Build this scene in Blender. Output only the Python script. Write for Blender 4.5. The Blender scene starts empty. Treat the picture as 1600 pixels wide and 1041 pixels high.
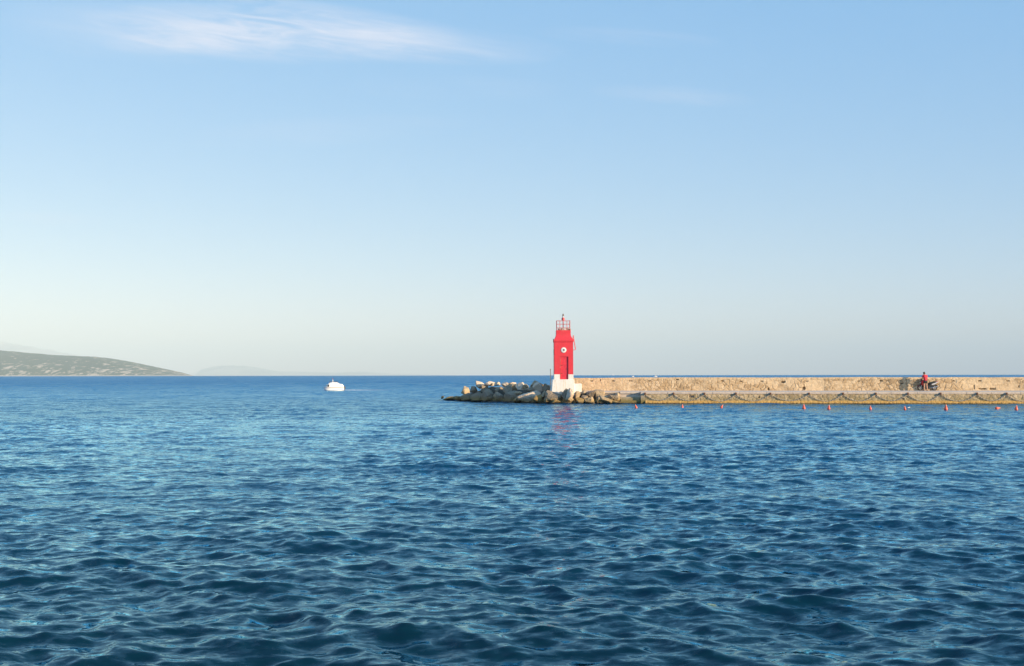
import bpy, math, random
import numpy as np
from mathutils import Vector, Matrix, Euler, noise as mnoise

R = math.radians
scene = bpy.context.scene
COL = scene.collection

# ------------------------------------------------------------------ camera
EYE = 2.7
cam_data = bpy.data.cameras.new('camera')
cam_data.lens = 35.0
cam_data.sensor_width = 36.0
cam_data.clip_start = 0.05
cam_data.clip_end = 200000.0
cam = bpy.data.objects.new('camera', cam_data)
COL.objects.link(cam)
cam.location = (0, 0, EYE)
cam.rotation_euler = (R(90) + math.atan(64.8 / 1556.0), 0.0015, 0)
scene.camera = cam
CAM_M = cam.rotation_euler.to_matrix()

# ------------------------------------------------------------------ sky, sun, exposure
SUN_EL = R(13)
SUN_AZ = R(180 - 64)           # clockwise from +Y: behind the camera, to the right
world = bpy.data.worlds.new('World')
scene.world = world
world.use_nodes = True
wn, wl = world.node_tree.nodes, world.node_tree.links
wn.clear()
w_out = wn.new('ShaderNodeOutputWorld')
w_tc = wn.new('ShaderNodeTexCoord')
w_vec = wn.new('ShaderNodeVectorMath')      # light scattered many times evens the sky out sideways
w_vec.operation = 'MULTIPLY'
w_vec.inputs[1].default_value = (0.5, 1.0, 1.0)
w_nrm = wn.new('ShaderNodeVectorMath')
w_nrm.operation = 'NORMALIZE'
w_bg = wn.new('ShaderNodeBackground')
w_sky = wn.new('ShaderNodeTexSky')
w_sky.sky_type = 'NISHITA'
w_sky.sun_disc = False
w_sky.sun_elevation = SUN_EL
w_sky.sun_rotation = SUN_AZ
w_sky.altitude = 0
w_sky.air_density = 0.85
w_sky.dust_density = 0.0
w_sky.ozone_density = 2.0
w_bg.inputs['Strength'].default_value = 0.10
wl.new(w_bg.outputs[0], w_out.inputs[0])
wl.new(w_tc.outputs['Generated'], w_vec.inputs[0])
wl.new(w_vec.outputs[0], w_nrm.inputs[0])
wl.new(w_nrm.outputs[0], w_sky.inputs[0])

sun_data = bpy.data.lights.new('sun', 'SUN')
sun_data.energy = 5.0
sun_data.angle = R(0.5)
sun_data.color = (1.0, 0.76, 0.47)
sun = bpy.data.objects.new('sun', sun_data)
COL.objects.link(sun)
SUN_DIR = Vector((math.sin(SUN_AZ) * math.cos(SUN_EL), math.cos(SUN_AZ) * math.cos(SUN_EL), math.sin(SUN_EL)))
sun.rotation_euler = SUN_DIR.to_track_quat('Z', 'Y').to_euler()

scene.view_settings.view_transform = 'Standard'
scene.view_settings.look = 'None'
scene.view_settings.exposure = 1.18
scene.view_settings.gamma = 1.0
scene.render.engine = 'CYCLES'
scene.cycles.max_bounces = 6
scene.cycles.glossy_bounces = 3
scene.cycles.diffuse_bounces = 2
scene.cycles.volume_bounces = 0
scene.cycles.caustics_reflective = False


# ---- cirrus: thin high cloud, mixed into the sky by direction
def wnode(t, **kw):
    n = wn.new(t)
    for k, v in kw.items():
        setattr(n, k, v)
    return n


def wmath(op, a, b=None, c=None, clamp=False):
    n = wnode('ShaderNodeMath', operation=op, use_clamp=clamp)
    for i, v in enumerate((a, b, c)):
        if v is None:
            continue
        if isinstance(v, (int, float)):
            n.inputs[i].default_value = v
        else:
            wl.new(v, n.inputs[i])
    return n.outputs[0]


tc = wnode('ShaderNodeTexCoord')
sep = wnode('ShaderNodeSeparateXYZ')
wl.new(tc.outputs['Generated'], sep.inputs[0])
ysafe = wmath('MAXIMUM', sep.outputs[1], 0.05)
cu = wmath('DIVIDE', sep.outputs[0], ysafe)
cv = wmath('DIVIDE', sep.outputs[2], ysafe)


def wisp(u0, v0, wu, wv, amount, tilt=0.0, edge=1.0, sc=(3.0, 26.0), seed=0.0):
    """one streak of cirrus about a direction (u0, v0)"""
    du = wmath('SUBTRACT', cu, u0)
    dv = wmath('SUBTRACT', wmath('SUBTRACT', cv, v0), wmath('MULTIPLY', du, tilt))
    comb = wnode('ShaderNodeCombineXYZ')
    wl.new(wmath('MULTIPLY', du, sc[0]), comb.inputs[0])
    wl.new(wmath('MULTIPLY', wmath('ADD', dv, wmath('MULTIPLY', du, 0.10)), sc[1]), comb.inputs[1])
    comb.inputs[2].default_value = seed
    nz = wnode('ShaderNodeTexNoise')
    nz.inputs['Scale'].default_value = 2.2
    nz.inputs['Detail'].default_value = 9
    nz.inputs['Roughness'].default_value = 0.62
    nz.inputs['Distortion'].default_value = 1.2
    wl.new(comb.outputs[0], nz.inputs['Vector'])
    big = wnode('ShaderNodeTexNoise')
    big.inputs['Scale'].default_value = 0.55
    big.inputs['Detail'].default_value = 3
    wl.new(comb.outputs[0], big.inputs['Vector'])
    wob = wmath('MULTIPLY', wmath('SUBTRACT', big.outputs[0], 0.5), 1.1)
    r2 = wmath('ADD', wmath('POWER', wmath('ABSOLUTE', wmath('DIVIDE', du, wu)), 2.0),
               wmath('POWER', wmath('ABSOLUTE', wmath('ADD', wmath('DIVIDE', dv, wv), wob)), 2.0))
    g = wmath('SUBTRACT', 1.0, r2, clamp=True)
    s = wnode('ShaderNodeMapRange')
    s.inputs['From Min'].default_value = 0.34
    s.inputs['From Max'].default_value = 0.70
    wl.new(nz.outputs[0], s.inputs['Value'])
    g = wmath('MULTIPLY', g, wmath('ADD', wmath('MULTIPLY', s.outputs[0], 0.85), 0.15))
    return wmath('MULTIPLY', g, amount)


cl = wisp(-0.245, 0.348, 0.20, 0.036, 0.90, tilt=-0.045, sc=(5.0, 42.0), seed=2.0)
cl = wmath('ADD', cl, wisp(-0.33, 0.340, 0.09, 0.016, 0.45, tilt=0.02, sc=(6.0, 40.0), seed=4.0), clamp=True)
for args in (dict(u0=-0.10, v0=0.337, wu=0.16, wv=0.022, amount=0.55, tilt=-0.07, seed=5.0),
             dict(u0=-0.39, v0=0.352, wu=0.14, wv=0.035, amount=0.30, tilt=-0.10, seed=7.0),
             dict(u0=0.165, v0=0.283, wu=0.09, wv=0.010, amount=0.30, tilt=-0.07, seed=9.0),
             dict(u0=-0.19, v0=0.247, wu=0.16, wv=0.016, amount=0.16, tilt=0.05, seed=11.0),
             dict(u0=-0.465, v0=0.158, wu=0.06, wv=0.008, amount=0.22, tilt=-0.05, seed=13.0),
             dict(u0=-0.06, v0=0.292, wu=0.12, wv=0.014, amount=0.15, tilt=-0.02, seed=15.0),
             dict(u0=0.12, v0=0.343, wu=0.10, wv=0.010, amount=0.2, tilt=-0.05, seed=17.0)):
    cl = wmath('ADD', cl, wisp(**args), clamp=True)
w_mix = wnode('ShaderNodeMix', data_type='RGBA')
wl.new(cl, w_mix.inputs['Factor'])
w_gain = wnode('ShaderNodeVectorMath', operation='MULTIPLY_ADD')     # light scattered many times: paler, more even
wl.new(w_sky.outputs[0], w_gain.inputs[0])
w_gain.inputs[1].default_value = (0.84, 0.52, 0.26)
w_gain.inputs[2].default_value = (0.26, 1.40, 3.10)
wl.new(w_gain.outputs[0], w_mix.inputs[6])
w_mix.inputs[7].default_value = (3.3, 3.6, 4.3, 1)     # sunlit ice cloud, in the sky texture's own units
wl.new(w_mix.outputs[2], w_bg.inputs['Color'])


# ------------------------------------------------------------------ helpers
def pix(px, py, d):
    """the point at world distance y = d on the sight line of pixel (px, py) of the 1600 x 1041 photograph"""
    v = CAM_M @ Vector(((px - 800) / 1556.0, (520.5 - py) / 1556.0, -1.0))
    return Vector((0, 0, EYE)) + v * (d / v.y)


class Geo:
    def __init__(self):
        self.v, self.f, self.m = [], [], []

    def add(self, verts, faces, mi=0):
        b = len(self.v)
        self.v += [tuple(p) for p in verts]
        self.f += [tuple(b + i for i in f) for f in faces]
        self.m += [mi] * len(faces)

    def box(self, c, s, rot=(0, 0, 0), mi=0, taper=1.0):
        e = Euler(rot).to_matrix()
        hx, hy, hz = s[0] / 2, s[1] / 2, s[2] / 2
        vs = []
        for z, t in ((-hz, 1.0), (hz, taper)):
            for x, y in ((-hx, -hy), (hx, -hy), (hx, hy), (-hx, hy)):
                vs.append(Vector(c) + e @ Vector((x * t, y * t, z)))
        self.add(vs, [(3, 2, 1, 0), (4, 5, 6, 7), (0, 1, 5, 4), (1, 2, 6, 5), (2, 3, 7, 6), (3, 0, 4, 7)], mi)

    def loft(self, rings, mi=0, caps=True, closed=True):
        n = len(rings[0])
        vs = [p for r in rings for p in r]
        fs = []
        for i in range(len(rings) - 1):
            for j in range(n if closed else n - 1):
                k = (j + 1) % n
                fs.append((i * n + j, i * n + k, (i + 1) * n + k, (i + 1) * n + j))
        if caps:
            fs.append(tuple(reversed(range(n))))
            fs.append(tuple((len(rings) - 1) * n + j for j in range(n)))
        self.add(vs, fs, mi)

    def tube(self, path, r, n=8, mi=0, caps=True):
        path = [Vector(p) for p in path]
        rs = r if isinstance(r, (list, tuple)) else [r] * len(path)
        rings, up = [], None
        for i, p in enumerate(path):
            a = path[max(i - 1, 0)]
            b = path[min(i + 1, len(path) - 1)]
            t = (b - a).normalized()
            if up is None:
                up = Vector((0, 0, 1)) if abs(t.z) < 0.9 else Vector((0, 1, 0))
            s = t.cross(up).normalized()
            up = s.cross(t).normalized()
            rings.append([p + (s * math.cos(q) + up * math.sin(q)) * rs[i]
                          for q in (2 * math.pi * j / n for j in range(n))])
        self.loft(rings, mi, caps)

    def lathe(self, prof, n=24, c=(0, 0, 0), axis='Z', mi=0, caps=True):
        rings = []
        for r, h in prof:
            ring = []
            for j in range(n):
                a = 2 * math.pi * j / n
                x, y = r * math.cos(a), r * math.sin(a)
                p = {'Z': (x, y, h), 'Y': (x, h, y), 'X': (h, x, y)}[axis]
                ring.append(Vector(c) + Vector(p))
            rings.append(ring)
        self.loft(rings, mi, caps)

    def prism(self, poly, y0, y1, mi=0):
        """poly of (x, z) swept in y"""
        n = len(poly)
        vs = [(x, y0, z) for x, z in poly] + [(x, y1, z) for x, z in poly]
        fs = [tuple(range(n)), tuple(reversed(range(n, 2 * n)))]
        fs += [(i, i + n, (i + 1) % n + n, (i + 1) % n) for i in range(n)]
        self.add(vs, fs, mi)

    def build(self, name, mats, parent=None, loc=None, rot=None, smooth=0.6, bevel=0.0):
        me = bpy.data.meshes.new(name)
        me.from_pydata(self.v, [], self.f)
        import bmesh
        bm = bmesh.new()
        bm.from_mesh(me)
        bmesh.ops.recalc_face_normals(bm, faces=bm.faces)
        bm.to_mesh(me)
        bm.free()
        for m in (mats if isinstance(mats, (list, tuple)) else [mats]):
            me.materials.append(m)
        me.polygons.foreach_set('material_index', self.m)
        if smooth:
            me.polygons.foreach_set('use_smooth', [True] * len(me.polygons))
            me.set_sharp_from_angle(angle=smooth)
        o = bpy.data.objects.new(name, me)
        COL.objects.link(o)
        if parent:
            o.parent = parent
        if loc is not None:
            o.location = loc
        if rot is not None:
            o.rotation_euler = rot
        if bevel:
            b = o.modifiers.new('bevel', 'BEVEL')
            b.width = bevel
            b.segments = 2
            b.limit_method = 'ANGLE'
        return o


def tag(o, label=None, cat=None, group=None, kind=None):
    for k, v in (('label', label), ('category', cat), ('group', group), ('kind', kind)):
        if v:
            o[k] = v
    return o


def thing(name, label, cat, loc=(0, 0, 0), rz=0.0, group=None):
    o = bpy.data.objects.new(name, None)
    COL.objects.link(o)
    o.empty_display_size = 0.3
    o.location = loc
    o.rotation_euler = (0, 0, rz)
    return tag(o, label, cat, group)


def np_mesh(name, verts, faces, mat, smooth=True, parent=None):
    """mesh from numpy arrays: verts (n, 3), quads (m, 4)"""
    me = bpy.data.meshes.new(name)
    nv, nf = len(verts), len(faces)
    me.vertices.add(nv)
    me.vertices.foreach_set('co', np.asarray(verts, np.float32).ravel())
    me.loops.add(nf * 4)
    me.loops.foreach_set('vertex_index', np.asarray(faces, np.int32).ravel())
    me.polygons.add(nf)
    me.polygons.foreach_set('loop_start', np.arange(0, nf * 4, 4, dtype=np.int32))
    me.polygons.foreach_set('use_smooth', np.full(nf, smooth, dtype=bool))
    me.update(calc_edges=True)
    me.validate()
    if mat:
        me.materials.append(mat)
    o = bpy.data.objects.new(name, me)
    COL.objects.link(o)
    if parent:
        o.parent = parent
    return o


def grid_faces(nu, nv, flip=False):
    i, j = np.meshgrid(np.arange(nu - 1), np.arange(nv - 1), indexing='ij')
    a = (i * nv + j).ravel()
    q = np.stack([a, a + nv, a + nv + 1, a + 1], 1)
    return q[:, ::-1] if flip else q


def attr(o, name, vals):
    a = o.data.attributes.new(name, 'FLOAT', 'POINT')
    a.data.foreach_set('value', np.asarray(vals, np.float32).ravel())


# ------------------------------------------------------------------ materials
class NT:
    def __init__(self, name):
        self.mat = bpy.data.materials.new(name)
        self.mat.use_nodes = True
        self.t = self.mat.node_tree
        self.b = self.t.nodes['Principled BSDF']

    def n(self, t, **kw):
        x = self.t.nodes.new(t)
        for k, v in kw.items():
            setattr(x, k, v)
        return x

    def l(self, a, b):
        self.t.links.new(a, b)

    def inp(self, sock, v):
        if isinstance(v, bpy.types.NodeSocket):
            self.l(v, sock)
        elif isinstance(v, (tuple, list)):
            sock.default_value = tuple(v) + ((1,) if len(v) == 3 and sock.type == 'RGBA' else ())
        else:
            sock.default_value = v

    def math(self, op, a, b=0.0, c=None, clamp=False):
        x = self.n('ShaderNodeMath', operation=op, use_clamp=clamp)
        self.inp(x.inputs[0], a)
        self.inp(x.inputs[1], b)
        if c is not None:
            self.inp(x.inputs[2], c)
        return x.outputs[0]

    def noise(self, scale, detail=4, rough=0.55, vec=None, dist=0.0, col=False):
        x = self.n('ShaderNodeTexNoise')
        x.inputs['Scale'].default_value = scale
        x.inputs['Detail'].default_value = detail
        x.inputs['Roughness'].default_value = rough
        x.inputs['Distortion'].default_value = dist
        if vec is None:
            vec = self.pos()
        self.l(vec, x.inputs['Vector'])
        return x.outputs['Color' if col else 0]

    def pos(self):
        return self.n('ShaderNodeNewGeometry').outputs['Position']

    def obj(self):
        return self.n('ShaderNodeTexCoord').outputs['Object']

    def scale(self, vec, s):
        x = self.n('ShaderNodeVectorMath', operation='MULTIPLY')
        self.l(vec, x.inputs[0])
        x.inputs[1].default_value = s
        return x.outputs[0]

    def sepz(self, vec, i=2):
        x = self.n('ShaderNodeSeparateXYZ')
        self.l(vec, x.inputs[0])
        return x.outputs[i]

    def rng(self, v, a, b, c=0.0, d=1.0, smooth=False):
        x = self.n('ShaderNodeMapRange')
        if smooth:
            x.interpolation_type = 'SMOOTHSTEP'
        self.l(v, x.inputs['Value'])
        for k, q in zip(('From Min', 'From Max', 'To Min', 'To Max'), (a, b, c, d)):
            x.inputs[k].default_value = q
        return x.outputs[0]

    def mix(self, f, a, b, mode='MIX'):
        x = self.n('ShaderNodeMix', data_type='RGBA', blend_type=mode)
        self.inp(x.inputs[0], f)
        self.inp(x.inputs[6], a)
        self.inp(x.inputs[7], b)
        return x.outputs[2]

    def attr(self, name):
        return self.n('ShaderNodeAttribute', attribute_name=name).outputs['Fac']

    def bump(self, h, strength=0.5, dist=0.02):
        x = self.n('ShaderNodeBump')
        x.inputs['Strength'].default_value = strength
        x.inputs['Distance'].default_value = dist
        self.l(h, x.inputs['Height'])
        self.l(x.outputs[0], self.b.inputs['Normal'])

    def set(self, color=None, rough=None, **kw):
        if color is not None:
            self.inp(self.b.inputs['Base Color'], color)
        if rough is not None:
            self.inp(self.b.inputs['Roughness'], rough)
        for k, v in kw.items():
            self.inp(self.b.inputs[k], v)
        return self.mat


def paint(name, col, rough=0.5, var=0.12, scale=6.0, metal=0.0, bump=0.0):
    """plain painted / moulded surface with a little wear"""
    s = NT(name)
    nz = s.noise(scale, 5, 0.6, s.obj())
    c = s.mix(s.rng(nz, 0.3, 0.7), tuple(x * (1 - var) for x in col), tuple(min(1, x * (1 + var)) for x in col))
    s.set(c, s.rng(nz, 0.3, 0.7, max(0.02, rough - 0.08), min(1, rough + 0.08)), Metallic=metal)
    if bump:
        s.bump(nz, bump, 0.01)
    return s.mat


M = {}
M['black'] = paint('black plastic', (0.018, 0.018, 0.02), 0.4)
M['tyre'] = paint('tyre rubber', (0.02, 0.02, 0.021), 0.85)
M['metal'] = paint('grey metal', (0.45, 0.45, 0.46), 0.35, metal=0.9)
M['silver'] = paint('silver plastic', (0.55, 0.55, 0.56), 0.35)
M['bike_red'] = paint('dark red fairing', (0.20, 0.012, 0.02), 0.25)
M['glass_dark'] = paint('dark glass', (0.02, 0.025, 0.03), 0.08)
M['lamp_glass'] = paint('lamp glass', (0.7, 0.7, 0.68), 0.12)
M['red_glass'] = paint('red glass', (0.45, 0.02, 0.02), 0.15)
M['skin'] = paint('skin', (0.55, 0.30, 0.20), 0.55, 0.08, 20)
M['shirt'] = paint('red shirt', (0.55, 0.03, 0.06), 0.85, 0.15, 14)
M['shorts'] = paint('dark shorts', (0.02, 0.02, 0.03), 0.85)
M['hair'] = paint('dark hair', (0.012, 0.009, 0.008), 0.6, 0.3, 60)
M['shoe'] = paint('dark shoe', (0.05, 0.035, 0.03), 0.7)
M['white_gel'] = paint('white boat paint', (0.82, 0.82, 0.80), 0.3, 0.03)
M['rust'] = paint('rusty iron', (0.13, 0.06, 0.035), 0.85, 0.4, 25, bump=0.4)
M['chain'] = paint('galvanised chain', (0.50, 0.46, 0.40), 0.6, 0.35, 9)
M['grey_pole'] = paint('weathered grey pole', (0.16, 0.15, 0.14), 0.6)
M['red_pole'] = paint('red painted steel', (0.60, 0.09, 0.10), 0.5, 0.2, 14)

# sea and air settings
SLOPE_A, SLOPE_B, CHOP = 0.31, 0.075, -0.62
RIPPLE, LOST_GAIN, LOST_ROUGH = 0.95, 2.3, 0.25
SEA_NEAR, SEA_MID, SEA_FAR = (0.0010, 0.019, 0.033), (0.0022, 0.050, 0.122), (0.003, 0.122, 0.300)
HAZE = 7.0e-5
FAR_TILT, GLOSS = 0.20, (0.60, 0.91, 1.0)

# ------------------------------------------------------------------ the sea
def spectrum(N, L, lmin, lmax, peak, ang, spread, rms_slope, seed):
    rg = np.random.default_rng(seed)
    k1 = np.fft.fftfreq(N, L / N) * 2 * np.pi
    kx, ky = np.meshgrid(k1, k1, indexing='ij')
    k = np.hypot(kx, ky)
    k[0, 0] = 1
    kp = 2 * np.pi / peak
    S = k ** -3.5 * np.exp(-1.1 * (kp / k) ** 2)
    c = np.cos((np.arctan2(ky, kx) - ang))
    S *= (0.02 + 0.98 * np.abs(c) ** spread * np.where(c > 0, 1, 0.25))
    S *= (k > 2 * np.pi / lmax) * (k < 2 * np.pi / lmin)
    S[0, 0] = 0
    H = np.sqrt(S) * (rg.standard_normal((N, N)) + 1j * rg.standard_normal((N, N)))
    sx = np.fft.ifft2(1j * kx * H).real
    sy = np.fft.ifft2(1j * ky * H).real
    H *= rms_slope / math.sqrt((sx ** 2 + sy ** 2).mean())
    return H, kx, ky, k


class Tile:
    """a periodic patch of wave height and choppy shift, in several degrees of smoothing"""
    def __init__(self, N, L, sig, **kw):
        self.N, self.L, self.sig = N, L, sig
        H, kx, ky, k = spectrum(N, L, **kw)
        self.lv, self.lost = [], []
        full = None
        for s in sig:
            Hf = H * np.exp(-0.5 * (k * s) ** 2)
            h = np.fft.ifft2(Hf).real
            dx = np.fft.ifft2(-1j * kx / k * Hf).real
            dy = np.fft.ifft2(-1j * ky / k * Hf).real
            v = (np.fft.ifft2(1j * kx * Hf).real ** 2 + np.fft.ifft2(1j * ky * Hf).real ** 2).mean()
            full = v if full is None else full
            self.lv.append(np.stack([dx, dy, h], -1).astype(np.float32))
            self.lost.append(max(full - v, 0.0))

    def sample(self, x, y, spacing):
        N = self.N
        fx, fy = (x / self.L * N) % N, (y / self.L * N) % N
        i, j = np.floor(fx).astype(int) % N, np.floor(fy).astype(int) % N
        a, b = (fx - np.floor(fx))[..., None], (fy - np.floor(fy))[..., None]
        i1, j1 = (i + 1) % N, (j + 1) % N
        t = np.interp(np.log(np.maximum(spacing, 1e-4)), np.log(np.array(self.sig) + 1e-3), np.arange(len(self.sig)))
        out = np.zeros(x.shape + (3,), np.float32)
        lost = np.zeros(x.shape, np.float32)
        for q, A in enumerate(self.lv):
            w = np.clip(1 - np.abs(t - q), 0, 1)
            if not (w > 0).any():
                continue
            s = (A[i, j] * (1 - a) * (1 - b) + A[i1, j] * a * (1 - b) + A[i, j1] * (1 - a) * b + A[i1, j1] * a * b)
            out += s * w[..., None]
            lost += w * self.lost[q]
        return out, lost


WIND = math.atan2(-0.93, -0.30)
tile_a = Tile(1024, 43.0, [0.0, 0.05, 0.12, 0.3, 0.8, 2.0], lmin=0.11, lmax=5.0, peak=1.15, ang=WIND, spread=1.6,
              rms_slope=SLOPE_A, seed=4)
tile_b = Tile(512, 157.0, [0.0, 0.5, 1.2, 3.0, 8.0, 30.0], lmin=2.2, lmax=14.0, peak=4.2, ang=WIND + 0.35, spread=4.0,
              rms_slope=SLOPE_B, seed=9)
tile_g = Tile(256, 330.0, [0.0], lmin=9.0, lmax=120.0, peak=45.0, ang=WIND + 1.1, spread=1.0, rms_slope=0.1, seed=21)


def sea_surface():
    r = [3.5]
    while r[-1] < 32000:
        q = r[-1]
        if q < 150:
            dr = max(0.030, 0.03 * (q / 10) ** 0.85)
        else:
            dr = 0.30 * (q / 150) ** 1.55
        r.append(q + min(dr, 1500))
    r = np.array(r)
    core = np.arange(-31, 31.01, math.degrees(0.0024))
    side = 31 + np.cumsum(np.linspace(0.3, 2.5, 62))
    side = side[side < 115]
    az = np.radians(np.concatenate([-side[::-1], core, side]))
    RR, AA = np.meshgrid(r, az, indexing='ij')
    X, Y = RR * np.sin(AA), RR * np.cos(AA)
    dr = np.gradient(r)[:, None] * np.ones_like(AA)
    da = RR * np.gradient(az)[None, :]
    sp = np.maximum(dr * 0.7, da * 0.35)
    rot = 0.31                                     # the second patch lies at an angle so that neither repeat shows
    Xr, Yr = X * math.cos(rot) - Y * math.sin(rot), X * math.sin(rot) + Y * math.cos(rot)
    A, la = tile_a.sample(X, Y, sp)
    B, lb = tile_b.sample(Xr, Yr, sp)
    G, _ = tile_g.sample(X, Y, sp)
    g = G[..., 2]
    g = g / g.std()
    gust = np.clip(1.0 + 0.22 * g, 0.55, 1.5)
    bx = B[..., 0] * math.cos(rot) + B[..., 1] * math.sin(rot)
    by = -B[..., 0] * math.sin(rot) + B[..., 1] * math.cos(rot)
    chop = CHOP
    Z = A[..., 2] * gust + B[..., 2]
    X2 = X + chop * (A[..., 0] * gust + bx)
    Y2 = Y + chop * (A[..., 1] * gust + by)
    Z = Z - RR ** 2 / (2 * 6371000.0)              # the curve of the earth gives the sea its horizon
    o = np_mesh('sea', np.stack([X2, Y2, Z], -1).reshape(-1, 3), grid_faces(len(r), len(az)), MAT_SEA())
    attr(o, 'lost', np.sqrt(la * gust ** 2 + lb))
    attr(o, 'far', np.clip((RR - 60) / 300, 0, 1) ** 0.6)
    # foam of the boat's wake
    bp = pix(523, 609, 173)
    t = (X - bp.x) / 9.0
    w = 0.25 + 0.10 * np.clip(t, 0, 1)
    foam = np.exp(-((Y - bp.y - 2.0) / (w * 18)) ** 2) * np.clip(1.15 - t, 0, 1) * (X > bp.x - 1.6) * 1.6
    foam = np.where((RR > 150) & (RR < 200), foam, 0)
    attr(o, 'foam', foam)
    tag(o, kind='structure')
    return o


def MAT_SEA():
    s = NT('sea water')
    p = s.pos()
    lost = s.attr('lost')
    foam = s.attr('foam')
    # ripples too fine for the mesh: slopes added to its normal
    n1 = s.noise(1.0, 4, 0.6, s.scale(p, (4.5, 10.0, 6.0)), 0.5, col=True)
    n2 = s.noise(1.0, 4, 0.62, s.scale(p, (1.5, 3.6, 1.0)), 0.2, col=True)

    def slope(col, amp, bias=0.0):
        x = s.n('ShaderNodeVectorMath', operation='SUBTRACT')
        s.l(col, x.inputs[0])
        x.inputs[1].default_value = (0.5, 0.5 + bias, 0.5)
        y = s.n('ShaderNodeVectorMath', operation='SCALE')
        s.l(x.outputs[0], y.inputs[0])
        s.inp(y.inputs['Scale'], amp)
        z = s.n('ShaderNodeVectorMath', operation='MULTIPLY')
        s.l(y.outputs[0], z.inputs[0])
        z.inputs[1].default_value = (1, 1, 0)
        return z.outputs[0]
    gm = s.noise(0.045, 3, 0.6, s.scale(p, (1.0, 0.7, 1.0)))
    a1 = slope(n1, s.math('MULTIPLY', s.rng(gm, 0.3, 0.7, 0.6, 1.35), RIPPLE))
    a2 = slope(n2, s.math('MULTIPLY', lost, LOST_GAIN))
    n3 = s.noise(1.0, 4, 0.65, s.scale(p, (0.30, 0.040, 1.0)), 0.3, col=True)
    a3 = slope(n3, s.math('MULTIPLY', s.attr('far'), 0.75))
    nn = s.n('ShaderNodeNewGeometry').outputs['Normal']
    v = nn
    for a in (a1, a2, a3):
        q = s.n('ShaderNodeVectorMath', operation='ADD')
        s.l(v, q.inputs[0])
        s.l(a, q.inputs[1])
        v = q.outputs[0]
    nrm = s.n('ShaderNodeVectorMath', operation='NORMALIZE')
    s.l(v, nrm.inputs[0])
    # dimming near the camera and brightness further out, painted into the body colour
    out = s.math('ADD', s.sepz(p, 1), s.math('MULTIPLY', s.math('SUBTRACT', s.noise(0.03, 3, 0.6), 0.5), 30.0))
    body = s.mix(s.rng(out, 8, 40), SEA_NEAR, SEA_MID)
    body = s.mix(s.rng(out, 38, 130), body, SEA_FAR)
    fm = s.math('MULTIPLY', foam, s.rng(s.noise(2.2, 4, 0.7), 0.35, 0.6), clamp=True)
    body = s.mix(fm, body, (0.75, 0.78, 0.8))
    # skylight mirrored by the surface (Fresnel), bluish; the light welling up from the water under it
    far = s.attr('far')
    dt = s.n('ShaderNodeVectorMath', operation='DOT_PRODUCT')
    s.l(nrm.outputs[0], dt.inputs[0])
    s.l(s.n('ShaderNodeNewGeometry').outputs['Incoming'], dt.inputs[1])
    cs = s.math('ADD', s.math('MAXIMUM', dt.outputs['Value'], 0.0), s.math('MULTIPLY', far, FAR_TILT), clamp=True)
    f = s.math('POWER', s.math('SUBTRACT', 1.0, cs), 5.0)
    f = s.math('MULTIPLY', s.math('ADD', s.math('MULTIPLY', f, 0.98), 0.02), s.math('SUBTRACT', 1.0, fm))
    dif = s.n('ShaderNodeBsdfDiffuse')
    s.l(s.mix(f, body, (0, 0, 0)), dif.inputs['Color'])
    glo = s.n('ShaderNodeBsdfGlossy')
    s.l(s.mix(f, (0, 0, 0), GLOSS), glo.inputs['Color'])
    s.l(s.math('ADD', 0.05, s.math('MULTIPLY', far, LOST_ROUGH)), glo.inputs['Roughness'])
    for x in (dif, glo):
        s.l(nrm.outputs[0], x.inputs['Normal'])
    add = s.n('ShaderNodeAddShader')
    s.l(dif.outputs[0], add.inputs[0])
    s.l(glo.outputs[0], add.inputs[1])
    s.t.nodes.remove(s.b)
    s.l(add.outputs[0], s.t.nodes['Material Output'].inputs['Surface'])
    return s.mat


# ------------------------------------------------------------------ hills beyond the water
def MAT_HILL():
    s = NT('scrub covered limestone')
    p = s.pos()
    z = s.sepz(p)
    n = s.noise(0.022, 8, 0.66, s.scale(p, (1, 0.3, 2.0)), 0.3)
    n2 = s.noise(0.10, 4, 0.7, p)
    scrub = s.mix(s.rng(n2, 0.35, 0.65), (0.005, 0.026, 0.010), (0.022, 0.070, 0.028))
    bare = s.mix(s.rng(n2, 0.3, 0.7), (0.46, 0.36, 0.26), (0.66, 0.54, 0.42))
    low = s.rng(z, 0, 150, 0.07, -0.02)
    patch = s.rng(s.math('ADD', n, low), 0.585, 0.63)
    c = s.mix(patch, scrub, bare)
    shore = s.math('SUBTRACT', 1.0, s.rng(s.math('ADD', z, s.math('MULTIPLY', s.math('SUBTRACT', n, 0.5), 16.0)), -2.0, 3.0))
    s.set(s.mix(s.math('MAXIMUM', shore, 0.0, clamp=True), c, (0.52, 0.44, 0.34)), 1.0)
    return s.mat


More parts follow.
